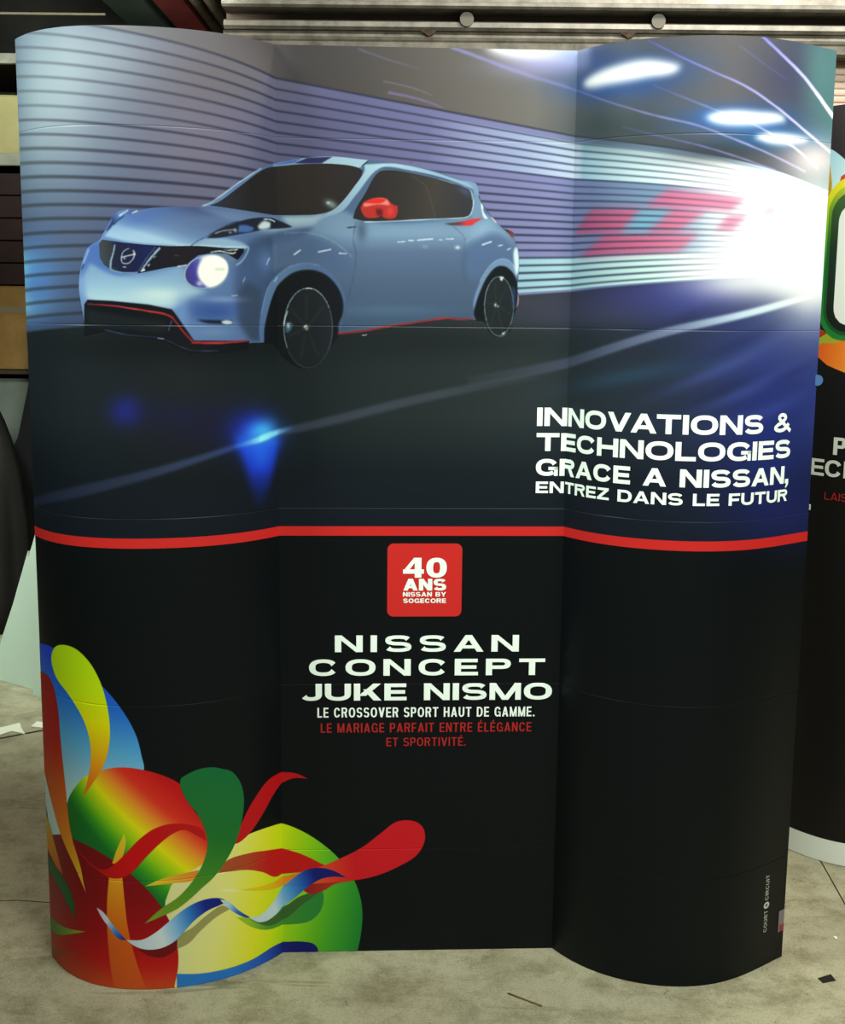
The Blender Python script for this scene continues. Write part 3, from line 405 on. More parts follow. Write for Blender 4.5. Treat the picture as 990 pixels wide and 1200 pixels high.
F([(1174,1680),(1176,1684),(1178,1689),(1182,1695),(1185,1701),(1189,1706),(1192,1711),(1196,1716),(1201,1720),(1205,1723),(1209,1726),(1214,1728),(1218,1730),(1223,1731),(1227,1731),(1231,1730),(1236,1729),(1240,1727),(1244,1725),(1247,1721),(1250,1716),(1253,1711),(1256,1705),(1258,1702),(1259,1702),(1257,1706),(1255,1711),(1252,1717),(1248,1722),(1245,1726),(1241,1729),(1236,1731),(1232,1732),(1227,1733),(1222,1733),(1218,1732),(1213,1730),(1208,1728),(1204,1725),(1199,1721),(1195,1717),(1191,1712),(1187,1707),(1184,1702),(1180,1696),(1177,1690),(1174,1685),(1172,1681)],(156,180,200),b=1.2,a=0.6,c=0,m='car_body')
F([(1253,1757),(1258,1760),(1262,1743),(1262,1702),(1257,1695),(1253,1716)],(198,218,224),b=2,m='car_body')
F([(1166,1888),(1169,1871),(1177,1859),(1181,1831),(1189,1822),(1175,1827),(1158,1820),(1151,1827),(1155,1864),(1152,1891)],(107,134,163),b=2,m='car_body')
F([(1166,1874),(1175,1857),(1193,1834),(1221,1806),(1246,1784),(1249,1798),(1235,1799),(1210,1817),(1193,1837),(1180,1856),(1171,1873)],(36,26,34),b=1,m='car_body')
F([(1171,1859),(1177,1852),(1177,1842),(1189,1823),(1181,1824),(1174,1841)],(206,216,222),b=1,m='car_body')
F([(1196,1827),(1202,1825),(1210,1816),(1207,1814)],(215,190,190),b=1,m='car_body')
F([(1235,1798),(1247,1799),(1250,1787),(1246,1780)],(120,50,50),b=1.2,m='car_body')
F([(1254,1671),(1262,1695),(1263,1640),(1256,1626)],(47,63,114),b=2,m='car_body')
F([(1257,1620),(1257,1620),(1258,1621),(1259,1621),(1260,1622),(1261,1623),(1262,1624),(1263,1625),(1263,1626),(1264,1628),(1264,1630),(1264,1632),(1264,1634),(1264,1636),(1264,1638),(1264,1640),(1264,1641),(1264,1643),(1264,1645),(1263,1646),(1263,1648),(1262,1649),(1262,1650),(1262,1651),(1260,1650),(1260,1649),(1260,1648),(1261,1647),(1261,1646),(1262,1644),(1262,1643),(1262,1641),(1262,1640),(1262,1638),(1262,1636),(1262,1634),(1262,1632),(1262,1630),(1262,1628),(1261,1627),(1261,1626),(1260,1625),(1259,1624),(1258,1624),(1258,1623),(1257,1623),(1256,1622),(1255,1622)],(205,130,130),b=0.8,c=0)
F([(690,1936),(731,1948),(769,1954),(826,1958),(911,1951),(895,1935),(826,1941),(756,1940),(690,1933)],(147,175,191),b=1,m='car_body')
F([(741,1941),(772,1954),(829,1957),(804,1942),(769,1941)],(38,41,81),b=1,c=0,m='car_body')
F([(690,1936),(731,1948),(763,1954),(741,1941),(690,1934)],(74,99,160),b=1.2,c=0,m='car_body')
F([(902,1941),(977,1944),(1047,1931),(1124,1909),(1163,1901),(1164,1886),(1147,1892),(1086,1913),(1009,1929),(939,1934),(883,1873),(851,1836),(806,1821),(829,1845),(876,1892),(902,1926)],(851,1829,1163,1896,[(0,(126,153,174)),(0.35,(156,185,199)),(0.7,(138,168,189)),(1,(130,162,188))]),b=1.2,m='car_body')
F([(1124,1911),(1159,1902),(1167,1887),(1162,1874),(1150,1896)],(112,143,174),b=1.2,m='car_body')
F([(943,1934),(948,1933),(955,1932),(964,1931),(974,1930),(984,1929),(994,1928),(1003,1927),(1012,1926),(1020,1924),(1029,1923),(1037,1921),(1046,1920),(1054,1918),(1062,1916),(1070,1914),(1078,1912),(1087,1909),(1096,1907),(1104,1904),(1112,1901),(1120,1898),(1126,1896),(1130,1894),(1131,1896),(1126,1898),(1120,1900),(1113,1902),(1105,1905),(1096,1908),(1087,1911),(1079,1914),(1071,1916),(1063,1918),(1054,1920),(1046,1921),(1038,1923),(1029,1924),(1021,1926),(1012,1927),(1004,1929),(994,1930),(984,1931),(974,1932),(964,1933),(955,1934),(948,1935),(943,1935)],(60,76,100),b=0.8,c=0,m='car_body')
F([(896,1935),(898,1937),(902,1940),(906,1943),(909,1946),(912,1948),(910,1949),(908,1948),(904,1945),(900,1942),(897,1939),(895,1937)],(29,32,42),b=0.6,c=0,m='car_body')
F([(497,1832),(499,1833),(501,1833),(503,1834),(506,1835),(510,1837),(514,1839),(519,1841),(524,1845),(531,1849),(538,1854),(546,1859),(554,1865),(563,1871),(572,1878),(580,1883),(589,1889),(598,1894),(609,1900),(619,1906),(629,1912),(638,1917),(646,1921),(653,1925),(651,1926),(645,1923),(637,1919),(627,1914),(617,1908),(607,1902),(597,1896),(587,1891),(579,1885),(570,1879),(561,1873),(552,1867),(544,1861),(536,1856),(529,1851),(523,1847),(518,1843),(513,1841),(509,1839),(506,1838),(503,1837),(500,1836),(498,1835),(496,1835)],(160,184,200),b=1,c=0)
F([(1006,1944),(1008,1945),(1011,1948),(1014,1951),(1017,1954),(1019,1956),(1018,1957),(1016,1955),(1013,1952),(1010,1949),(1007,1946),(1005,1944)],(67,69,88),b=0.6,c=0)
F([(513,1835),(533,1843),(582,1876),(652,1920),(676,1929),(738,1937),(731,1937),(775,1940),(832,1941),(883,1935),(898,1928),(896,1917),(879,1892),(851,1857),(829,1838),(800,1829),(756,1826),(689,1825),(698,1824),(604,1829)],(503,1872,889,1927,[(0,(39,42,50)),(0.3,(30,29,30)),(0.65,(42,37,34)),(1,(38,34,34))]),n='windscreen')
G(826,1851,(9,-5,-3,-5),(117,141,141),0.85,m='windscreen')
G(819,1854,(3,0,0,-2),(183,198,194),0.8,m='windscreen')
F([(902,1815),(876,1820),(883,1842),(902,1873),(936,1925),(959,1929),(1022,1921),(1086,1907),(1131,1894),(1145,1886),(1152,1865),(1151,1843),(1141,1829),(1049,1822)],(908,1927,1135,1892,[(0,(38,34,36)),(0.3,(44,40,38)),(0.7,(58,54,50)),(1,(48,48,52))]),n='side_window')
F([(1009,1918),(1011,1917),(1013,1915),(1016,1914),(1019,1912),(1023,1910),(1026,1908),(1030,1906),(1033,1903),(1037,1900),(1040,1897),(1043,1893),(1045,1888),(1048,1883),(1050,1877),(1053,1870),(1055,1863),(1057,1855),(1059,1848),(1061,1841),(1063,1834),(1065,1828),(1066,1823),(1067,1820),(1068,1820),(1067,1824),(1066,1829),(1064,1835),(1062,1841),(1060,1848),(1058,1856),(1056,1863),(1054,1870),(1051,1877),(1049,1884),(1046,1889),(1044,1893),(1041,1897),(1038,1901),(1034,1904),(1030,1906),(1027,1909),(1023,1911),(1020,1913),(1017,1915),(1014,1916),(1012,1917),(1010,1919)],(100,95,90),b=0.8,a=0.5,c=0,m='side_window')
F([(1112,1895),(1140,1889),(1149,1871),(1131,1880)],(72,80,112),b=4.1,a=0.8,m='side_window')
F([(902,1811),(913,1811),(930,1812),(949,1813),(969,1814),(988,1815),(1010,1816),(1033,1817),(1055,1819),(1074,1820),(1092,1821),(1108,1821),(1122,1822),(1134,1824),(1142,1826),(1148,1830),(1151,1834),(1152,1838),(1153,1842),(1155,1847),(1155,1852),(1156,1857),(1156,1862),(1155,1867),(1153,1873),(1152,1878),(1150,1883),(1148,1887),(1146,1886),(1148,1883),(1149,1878),(1151,1872),(1153,1867),(1153,1862),(1153,1857),(1153,1852),(1152,1848),(1151,1843),(1150,1839),(1148,1835),(1146,1831),(1142,1828),(1133,1826),(1122,1825),(1108,1824),(1091,1823),(1074,1822),(1055,1821),(1033,1820),(1010,1819),(988,1817),(968,1816),(949,1815),(929,1814),(913,1814),(902,1813)],(163,185,198),b=0.8,c=0)
F([(1152,1865),(1152,1867),(1152,1869),(1152,1872),(1151,1876),(1151,1879),(1150,1882),(1149,1885),(1148,1887),(1146,1889),(1145,1890),(1144,1891),(1142,1892),(1140,1893),(1136,1894),(1133,1896),(1127,1897),(1120,1899),(1112,1901),(1103,1904),(1094,1906),(1085,1908),(1078,1910),(1073,1911),(1073,1910),(1078,1909),(1085,1907),(1093,1905),(1102,1902),(1111,1900),(1120,1898),(1127,1896),(1132,1894),(1136,1893),(1139,1892),(1141,1891),(1143,1890),(1144,1889),(1145,1888),(1146,1886),(1148,1884),(1149,1882),(1149,1879),(1150,1875),(1150,1872),(1150,1869),(1151,1866),(1151,1864)],(117,133,153),b=0.8,c=0)
F([(863,1797),(866,1798),(870,1798),(875,1799),(880,1800),(883,1800),(883,1802),(880,1802),(875,1801),(870,1801),(865,1800),(862,1800)],(33,38,51),b=1,c=0)
F([(894,1845),(905,1858),(927,1866),(953,1865),(967,1853),(979,1849),(978,1831),(972,1822),(946,1823),(943,1828),(934,1823),(905,1823),(897,1833)],(165,42,38),b=0.8,n='mirror')
F([(899,1853),(927,1865),(954,1863),(962,1850),(934,1852),(902,1846)],(212,120,108),b=1.6)
F([(899,1856),(927,1866),(953,1864),(946,1857),(914,1854)],(200,40,36),b=1.2)
F([(928,1842),(943,1842),(945,1828),(932,1826)],(92,24,28),b=2)
G(962,1837,(6,0,0,-7),(205,62,52),0.8)
F([(1087,1811),(1132,1817),(1151,1822),(1178,1824),(1161,1815),(1151,1808),(1132,1807),(1100,1808)],(1087,1814,1138,1815,[(0,(56,57,70)),(0.6,(90,50,64)),(1,(196,52,52))]),b=1.2)
F([(979,1766),(979,1766),(980,1766),(981,1766),(981,1766),(982,1767),(983,1767),(984,1767),(985,1767),(986,1767),(987,1767),(988,1767),(989,1767),(990,1767),(991,1767),(992,1767),(993,1767),(993,1767),(994,1768),(995,1768),(996,1768),(997,1768),(997,1768),(998,1768),(998,1770),(997,1770),(997,1770),(996,1770),(995,1770),(994,1770),(993,1770),(992,1770),(991,1770),(990,1770),(989,1769),(989,1769),(988,1769),(987,1769),(986,1769),(985,1769),(984,1769),(983,1769),(982,1769),(981,1769),(980,1769),(980,1769),(979,1769),(979,1769)],(188,203,214),b=1,c=0)
F([(1004,1770),(1005,1770),(1005,1770),(1006,1770),(1006,1770),(1007,1770),(1007,1770),(1008,1770),(1009,1770),(1010,1770),(1010,1770),(1011,1770),(1012,1770),(1012,1770),(1013,1770),(1014,1770),(1014,1770),(1015,1770),(1016,1771),(1016,1771),(1017,1771),(1018,1771),(1018,1771),(1018,1771),(1018,1773),(1018,1773),(1018,1773),(1017,1773),(1016,1773),(1016,1773),(1015,1773),(1014,1773),(1014,1773),(1013,1773),(1012,1773),(1012,1773),(1011,1773),(1010,1773),(1010,1773),(1009,1773),(1008,1773),(1007,1773),(1007,1773),(1006,1773),(1006,1773),(1005,1773),(1005,1773),(1004,1773)],(188,203,214),b=1,c=0)
F([(1025,1771),(1026,1771),(1027,1771),(1028,1771),(1030,1771),(1032,1772),(1033,1772),(1035,1772),(1037,1772),(1039,1772),(1041,1772),(1043,1773),(1044,1773),(1046,1773),(1048,1773),(1050,1773),(1052,1773),(1053,1774),(1055,1774),(1057,1774),(1059,1774),(1060,1774),(1061,1774),(1062,1774),(1062,1778),(1061,1777),(1060,1777),(1058,1777),(1057,1777),(1055,1777),(1053,1777),(1051,1777),(1049,1776),(1048,1776),(1046,1776),(1044,1776),(1042,1776),(1041,1776),(1039,1775),(1037,1775),(1035,1775),(1033,1775),(1031,1775),(1030,1774),(1028,1774),(1027,1774),(1026,1774),(1025,1774)],(188,203,214),b=1,c=0)
F([(1075,1773),(1075,1773),(1075,1773),(1076,1773),(1076,1773),(1077,1773),(1077,1773),(1078,1773),(1078,1773),(1079,1773),(1079,1773),(1079,1773),(1080,1773),(1080,1773),(1081,1773),(1081,1773),(1082,1773),(1082,1773),(1083,1773),(1083,1773),(1084,1773),(1084,1773),(1084,1773),(1084,1773),(1084,1775),(1084,1775),(1084,1775),(1083,1775),(1083,1775),(1083,1775),(1082,1775),(1082,1775),(1081,1775),(1081,1775),(1080,1775),(1080,1775),(1079,1775),(1079,1775),(1078,1775),(1078,1775),(1077,1775),(1077,1775),(1076,1775),(1076,1775),(1076,1775),(1075,1775),(1075,1775),(1075,1775)],(188,203,214),b=1,c=0)
F([(1091,1775),(1091,1775),(1092,1775),(1093,1775),(1093,1775),(1094,1775),(1095,1775),(1096,1775),(1097,1775),(1098,1775),(1099,1775),(1100,1775),(1101,1775),(1102,1775),(1103,1775),(1104,1775),(1105,1775),(1106,1775),(1107,1775),(1107,1775),(1108,1775),(1109,1775),(1110,1775),(1110,1775),(1110,1778),(1109,1778),(1109,1778),(1108,1778),(1107,1778),(1106,1778),(1106,1778),(1105,1778),(1104,1777),(1103,1777),(1102,1777),(1101,1777),(1100,1777),(1099,1777),(1098,1777),(1097,1777),(1096,1777),(1095,1777),(1094,1777),(1093,1777),(1093,1777),(1092,1777),(1091,1777),(1091,1777)],(188,203,214),b=1,c=0)
F([(1176,1762),(1177,1762),(1178,1763),(1179,1763),(1180,1763),(1181,1763),(1182,1764),(1183,1764),(1184,1765),(1185,1765),(1186,1765),(1187,1766),(1188,1766),(1189,1767),(1190,1767),(1191,1767),(1193,1768),(1194,1768),(1195,1768),(1196,1769),(1197,1769),(1198,1769),(1198,1770),(1199,1770),(1198,1773),(1197,1773),(1196,1773),(1196,1772),(1195,1772),(1194,1772),(1193,1771),(1191,1771),(1190,1770),(1189,1770),(1188,1770),(1187,1769),(1186,1769),(1185,1769),(1184,1768),(1183,1768),(1182,1767),(1180,1767),(1179,1767),(1178,1766),(1177,1766),(1177,1766),(1176,1765),(1175,1765)],(188,203,214),b=1,c=0)
F([(1214,1760),(1214,1760),(1214,1760),(1215,1761),(1215,1761),(1216,1761),(1216,1761),(1217,1761),(1217,1761),(1218,1761),(1218,1761),(1219,1762),(1219,1762),(1220,1762),(1220,1762),(1221,1762),(1222,1762),(1222,1762),(1223,1763),(1223,1763),(1224,1763),(1224,1763),(1224,1763),(1225,1763),(1224,1765),(1224,1765),(1223,1765),(1223,1765),(1222,1765),(1222,1765),(1221,1765),(1221,1765),(1220,1765),(1220,1764),(1219,1764),(1219,1764),(1218,1764),(1218,1764),(1217,1764),(1217,1764),(1216,1764),(1216,1763),(1215,1763),(1215,1763),(1214,1763),(1214,1763),(1213,1763),(1213,1763)],(188,203,214),b=1,c=0)
F([(1235,1752),(1236,1752),(1236,1752),(1236,1752),(1237,1752),(1237,1753),(1237,1753),(1238,1753),(1238,1753),(1239,1753),(1239,1754),(1240,1754),(1240,1754),(1240,1754),(1241,1754),(1241,1755),(1242,1755),(1242,1755),(1243,1755),(1243,1755),(1243,1755),(1244,1756),(1244,1756),(1244,1756),(1243,1758),(1243,1758),(1243,1758),(1242,1758),(1242,1757),(1242,1757),(1241,1757),(1241,1757),(1240,1757),(1240,1756),(1239,1756),(1239,1756),(1239,1756),(1238,1756),(1238,1756),(1237,1755),(1237,1755),(1236,1755),(1236,1755),(1236,1755),(1235,1754),(1235,1754),(1235,1754),(1234,1754)],(188,203,214),b=1,c=0)
F([(740,1734),(741,1735),(741,1735),(742,1735),(743,1736),(743,1736),(744,1737),(745,1738),(746,1738),(747,1739),(747,1739),(748,1740),(749,1740),(750,1741),(750,1741),(751,1742),(752,1743),(753,1743),(753,1744),(754,1744),(755,1745),(755,1745),(756,1745),(756,1746),(754,1749),(754,1748),(753,1748),(753,1747),(752,1747),(751,1746),(751,1746),(750,1745),(749,1745),(748,1744),(747,1744),(747,1743),(746,1743),(745,1742),(744,1741),(744,1741),(743,1740),(742,1740),(741,1739),(741,1739),(740,1738),(739,1738),(739,1737),(738,1737)],(188,203,214),b=1,c=0)
F([(795,1741),(796,1741),(797,1742),(798,1742),(799,1742),(801,1742),(802,1743),(804,1743),(805,1743),(807,1744),(808,1744),(810,1744),(811,1745),(813,1745),(814,1745),(816,1746),(817,1746),(819,1746),(820,1747),(822,1747),(823,1747),(824,1747),(825,1748),(826,1748),(825,1751),(824,1751),(823,1750),(822,1750),(821,1750),(820,1749),(818,1749),(817,1749),(815,1748),(813,1748),(812,1748),(810,1748),(809,1747),(808,1747),(806,1747),(805,1746),(803,1746),(802,1746),(800,1745),(799,1745),(797,1745),(796,1744),(795,1744),(795,1744)],(188,203,214),b=1,c=0)
F([(843,1740),(843,1740),(844,1739),(844,1739),(845,1739),(846,1739),(847,1739),(848,1739),(849,1739),(850,1739),(851,1739),(852,1739),(853,1739),(854,1739),(855,1739),(856,1739),(857,1739),(858,1739),(859,1739),(860,1739),(860,1739),(861,1739),(862,1739),(862,1739),(862,1741),(862,1741),(861,1741),(861,1741),(860,1741),(859,1741),(858,1741),(857,1741),(856,1741),(855,1741),(854,1741),(853,1741),(852,1741),(851,1741),(850,1741),(849,1742),(848,1742),(847,1742),(846,1742),(845,1742),(845,1742),(844,1742),(843,1742),(843,1742)],(188,203,214),b=1,c=0)
G(1119,1757,(4,0,0,-3),(192,207,216),0.9)
F([(1033,1762),(1052,1762),(1049,1755),(1040,1754)],(108,131,156),b=2)
F([(673,1728),(673,1727),(673,1727),(672,1726),(672,1726),(671,1725),(671,1724),(670,1724),(670,1723),(669,1722),(669,1721),(668,1721),(668,1720),(667,1719),(667,1718),(666,1717),(666,1716),(665,1715),(665,1715),(665,1714),(664,1713),(664,1712),(664,1712),(664,1711),(666,1711),(666,1711),(666,1712),(667,1713),(667,1713),(667,1714),(668,1715),(668,1716),(669,1717),(669,1718),(670,1718),(670,1719),(671,1720),(671,1721),(672,1721),(672,1722),(673,1723),(674,1723),(674,1724),(675,1725),(675,1725),(676,1726),(676,1726),(676,1727)],(183,201,215),b=1.4,c=0)
F([(599,1682),(598,1680),(597,1678),(595,1675),(594,1673),(593,1671),(595,1670),(596,1672),(597,1674),(599,1677),(600,1679),(601,1681)],(147,172,198),b=1.2,c=0)
F([(563,1639),(565,1639),(569,1639),(573,1640),(577,1640),(580,1640),(579,1642),(577,1642),(573,1642),(569,1641),(565,1641),(563,1641)],(156,180,205),b=1.2,c=0)
F([(692,1673),(694,1675),(696,1678),(699,1680),(701,1683),(702,1685),(700,1686),(698,1684),(696,1682),(693,1679),(690,1676),(688,1675)],(146,170,190),b=1,c=0)
F([(271,1748),(278,1757),(324,1751),(371,1747),(422,1745),(475,1747),(491,1747),(552,1744),(598,1745),(597,1737),(581,1720),(574,1722),(551,1733),(514,1732),(485,1727),(465,1711),(458,1705),(416,1699),(356,1686),(322,1685),(299,1691),(281,1703),(272,1718)],(270,1721,545,1739,[(0,(60,68,73)),(0.1,(46,51,58)),(0.14,(28,31,58)),(0.3,(24,27,63)),(0.38,(21,21,31)),(0.6,(24,20,26)),(1,(16,19,30))]),c=0,n='grille')
F([(305,1746),(360,1747),(394,1745),(380,1727),(356,1694),(323,1695),(298,1698)],(302,1721,383,1722,[(0,(29,33,52)),(0.5,(26,29,61)),(1,(23,30,79))]),m='grille')
F([(305,1747),(304,1745),(304,1743),(303,1740),(302,1737),(302,1734),(301,1731),(300,1728),(299,1726),(299,1724),(298,1721),(297,1720),(296,1718),(296,1716),(295,1714),(294,1712),(294,1709),(294,1707),(293,1704),(293,1702),(293,1699),(293,1697),(293,1695),(292,1694),(297,1694),(297,1695),(297,1697),(297,1699),(297,1702),(298,1704),(298,1707),(298,1709),(298,1711),(299,1713),(299,1715),(300,1717),(301,1718),(301,1720),(302,1723),(303,1725),(303,1727),(304,1730),(305,1733),(306,1736),(306,1739),(307,1742),(307,1745),(308,1746)],(124,151,173),b=0.8,c=0)
F([(294,1691),(295,1691),(297,1690),(299,1690),(302,1689),(304,1688),(307,1687),(310,1687),(312,1686),(315,1686),(318,1685),(321,1685),(323,1685),(326,1685),(329,1685),(332,1685),(335,1685),(338,1685),(341,1685),(344,1685),(347,1685),(350,1686),(352,1686),(354,1686),(354,1689),(352,1689),(350,1689),(347,1688),(344,1688),(341,1688),(338,1688),(335,1688),(332,1688),(329,1688),(327,1688),(324,1688),(321,1688),(318,1689),(316,1689),(313,1690),(311,1690),(308,1691),(306,1691),(303,1692),(301,1693),(299,1694),(297,1694),(295,1695)],(116,144,169),b=0.8,c=0)
F([(401,1743),(400,1742),(398,1740),(396,1738),(394,1736),(392,1734),(390,1732),(388,1729),(386,1726),(383,1724),(381,1721),(379,1719),(378,1717),(376,1715),(374,1712),(372,1710),(371,1707),(369,1705),(367,1703),(366,1701),(365,1699),(363,1697),(362,1695),(361,1694),(364,1692),(365,1693),(366,1695),(367,1697),(369,1699),(370,1701),(372,1703),(374,1705),(375,1708),(377,1710),(379,1712),(381,1714),(383,1716),(385,1719),(387,1721),(389,1724),(391,1726),(394,1728),(396,1731),(398,1733),(400,1735),(402,1737),(403,1739),(404,1740)],(128,157,181),b=0.8,c=0)
F([(393,1744),(392,1743),(390,1741),(389,1739),(387,1737),(385,1734),(383,1732),(380,1729),(378,1726),(376,1724),(374,1721),(372,1719),(370,1716),(369,1714),(367,1711),(365,1708),(363,1705),(362,1703),(360,1700),(358,1697),(357,1695),(356,1693),(355,1691),(354,1690),(356,1689),(357,1690),(358,1692),(359,1694),(361,1696),(362,1699),(364,1701),(366,1704),(367,1707),(369,1710),(371,1712),(373,1715),(374,1717),(376,1720),(378,1722),(380,1725),(382,1728),(385,1730),(387,1733),(389,1735),(390,1737),(392,1739),(393,1741),(395,1742)],(60,72,101),b=0.8,c=0)
F([(361,1689),(362,1689),(364,1690),(367,1691),(369,1692),(370,1693),(368,1697),(367,1696),(365,1695),(363,1693),(361,1692),(359,1692)],(205,213,213),b=0.8,c=0)
F([(439,1700),(442,1701),(447,1702),(452,1703),(456,1703),(459,1704),(459,1707),(456,1706),(451,1705),(446,1704),(442,1704),(439,1703)],(200,205,205),b=0.8,c=0)
F([(377,1700),(378,1701),(378,1702),(379,1704),(380,1705),(381,1706),(379,1707),(378,1706),(377,1705),(376,1704),(375,1703),(375,1702)],(182,190,194),b=0.8,c=0)
F([(388,1718),(389,1719),(390,1720),(392,1721),(393,1722),(394,1723),(393,1724),(392,1724),(390,1723),(389,1722),(388,1721),(387,1720)],(125,133,149),b=0.8,c=0)
F([(433,1724),(435,1724),(438,1724),(441,1725),(443,1725),(445,1725),(445,1726),(443,1726),(441,1726),(438,1726),(435,1726),(433,1726)],(80,62,66),b=0.8,c=0)
F([(336,1740),(335,1739),(332,1738),(328,1736),(325,1734),(323,1732),(321,1729),(320,1726),(319,1723),(318,1719),(318,1716),(318,1713),(319,1710),(320,1708),(322,1706),(325,1705),(328,1705),(332,1705),(335,1706),(338,1708),(340,1710),(343,1713),(345,1715),(347,1718),(348,1721),(349,1724),(349,1726),(349,1729),(349,1731),(348,1734),(346,1735),(346,1736),(343,1735),(344,1734),(345,1732),(346,1730),(347,1729),(347,1727),(346,1724),(345,1722),(344,1719),(343,1717),(341,1714),(339,1712),(336,1710),(334,1708),(331,1708),(329,1707),(326,1708),(324,1708),(322,1709),(321,1711),(321,1714),(321,1716),(321,1719),(321,1722),(322,1725),(323,1728),(325,1731),(327,1733),(329,1734),(332,1736),(335,1737),(337,1738)],(144,154,162),b=0.7,c=0)
F([(320,1718),(321,1719),(321,1719),(322,1719),(324,1719),(325,1720),(326,1720),(328,1720),(329,1721),(331,1721),(332,1721),(333,1722),(335,1722),(336,1722),(338,1723),(339,1723),(341,1723),(342,1724),(344,1724),(345,1724),(347,1725),(348,1725),(349,1725),(350,1725),(349,1728),(348,1728),(347,1727),(346,1727),(345,1727),(344,1727),(342,1726),(340,1726),(339,1726),(337,1725),(336,1725),(334,1725),(333,1724),(332,1724),(330,1724),(329,1723),(327,1723),(326,1723),(324,1722),(323,1722),(322,1722),(321,1722),(320,1721),(319,1721)],(158,166,170),b=0.7,c=0)
F([(321,1698),(323,1698),(324,1698),(326,1698),(328,1697),(329,1697),(329,1700),(328,1700),(327,1700),(325,1700),(323,1700),(322,1700)],(163,171,175),b=0.8,c=0)
G(347,1727,(2,0,0,-2),(210,215,210),0.8)
G(326,1718,(2,0,0,-2),(182,190,190),0.7)
F([(299,1794),(302,1805),(316,1816),(337,1821),(356,1818),(352,1814),(331,1807),(315,1799),(304,1789),(291,1776),(287,1775)],(299,1798,352,1819,[(0,(41,57,105)),(0.4,(91,123,179)),(1,(60,76,124))]),b=1)
F([(318,1806),(318,1806),(319,1806),(319,1807),(320,1807),(321,1808),(322,1809),(323,1809),(324,1810),(324,1811),(325,1811),(326,1812),(327,1812),(328,1813),(329,1814),(330,1814),(331,1815),(332,1816),(333,1816),(334,1817),(335,1817),(336,1818),(337,1818),(337,1819),(337,1820),(336,1820),(335,1820),(334,1819),(334,1819),(332,1818),(331,1817),(330,1817),(329,1816),(328,1816),(327,1815),(326,1814),(325,1814),(324,1813),(323,1813),(322,1812),(321,1811),(320,1811),(319,1810),(318,1810),(318,1809),(317,1809),(316,1808),(316,1808)],(197,213,219),b=1,c=0)
F([(345,1812),(345,1812),(345,1812),(346,1812),(346,1813),(347,1813),(348,1813),(348,1814),(349,1814),(350,1814),(350,1814),(351,1815),(351,1815),(352,1815),(353,1815),(353,1816),(354,1816),(354,1816),(355,1816),(355,1817),(356,1817),(356,1817),(357,1817),(357,1817),(356,1820),(356,1820),(355,1820),(355,1820),(354,1819),(354,1819),(353,1819),(353,1819),(352,1818),(351,1818),(351,1818),(350,1817),(350,1817),(349,1817),(349,1817),(348,1816),(347,1816),(347,1816),(346,1815),(345,1815),(345,1815),(344,1814),(344,1814),(344,1814)],(192,204,212),b=1,c=0)
F([(305,1788),(306,1788),(307,1789),(307,1790),(308,1791),(309,1792),(310,1793),(311,1794),(312,1795),(313,1796),(314,1797),(315,1798),(316,1799),(318,1799),(319,1800),(320,1801),(321,1802),(323,1803),(324,1804),(325,1805),(326,1806),(327,1806),(328,1807),(329,1807),(328,1809),(327,1808),(326,1808),(325,1807),(324,1806),(323,1806),(322,1805),(320,1804),(319,1803),(318,1802),(316,1801),(315,1800),(314,1799),(313,1799),(312,1798),(311,1797),(310,1795),(308,1794),(307,1793),(306,1792),(306,1792),(305,1791),(304,1790),(304,1790)],(30,38,64),b=1,c=0)
F([(245,1738),(245,1737),(245,1736),(244,1735),(243,1733),(243,1732),(242,1730),(241,1729),(240,1727),(240,1725),(239,1723),(238,1722),(237,1720),(237,1719),(236,1717),(235,1715),(234,1713),(234,1711),(233,1710),(232,1708),(231,1706),(231,1705),(230,1704),(230,1703),(233,1702),(233,1703),(234,1704),(234,1706),(235,1707),(236,1709),(236,1710),(237,1712),(238,1714),(239,1716),(240,1718),(240,1719),(241,1721),(242,1722),(243,1724),(244,1726),(244,1727),(245,1729),(246,1731),(247,1732),(247,1734),(248,1735),(248,1736),(249,1737)],(147,175,199),b=1.6,c=0)
F([(233,1706),(232,1704),(231,1701),(229,1697),(228,1694),(227,1692),(229,1692),(230,1694),(232,1697),(233,1700),(235,1703),(236,1704)],(40,50,75),b=1.2,c=0)
F([(513,1733),(515,1733),(517,1734),(520,1734),(523,1735),(527,1735),(530,1736),(533,1736),(537,1736),(540,1736),(544,1735),(548,1735),(552,1734),(556,1733),(560,1732),(563,1732),(566,1732),(568,1732),(571,1733),(572,1733),(574,1734),(575,1735),(576,1735),(577,1735),(575,1738),(574,1737),(573,1737),(572,1736),(571,1736),(570,1735),(568,1735),(566,1735),(564,1735),(561,1735),(557,1735),(553,1736),(549,1737),(545,1738),(541,1738),(537,1739),(533,1739),(530,1738),(526,1738),(523,1737),(520,1736),(517,1736),(514,1735),(513,1735)],(210,215,205),b=1,c=0)
F([(545,1740),(546,1740),(547,1740),(549,1740),(550,1740),(552,1740),(554,1739),(556,1739),(558,1739),(560,1739),(562,1739),(564,1739),(565,1740),(567,1740),(569,1740),(570,1740),(572,1740),(574,1740),(575,1740),(577,1740),(578,1741),(579,1741),(580,1741),(581,1741),(581,1744),(580,1744),(579,1744),(578,1743),(576,1743),(575,1743),(573,1743),(572,1742),(570,1742),(568,1742),(567,1742),(565,1742),(564,1742),(562,1742),(560,1741),(558,1741),(556,1741),(554,1741),(552,1741),(551,1741),(549,1741),(547,1741),(546,1741),(545,1741)],(190,198,195),b=1,c=0)
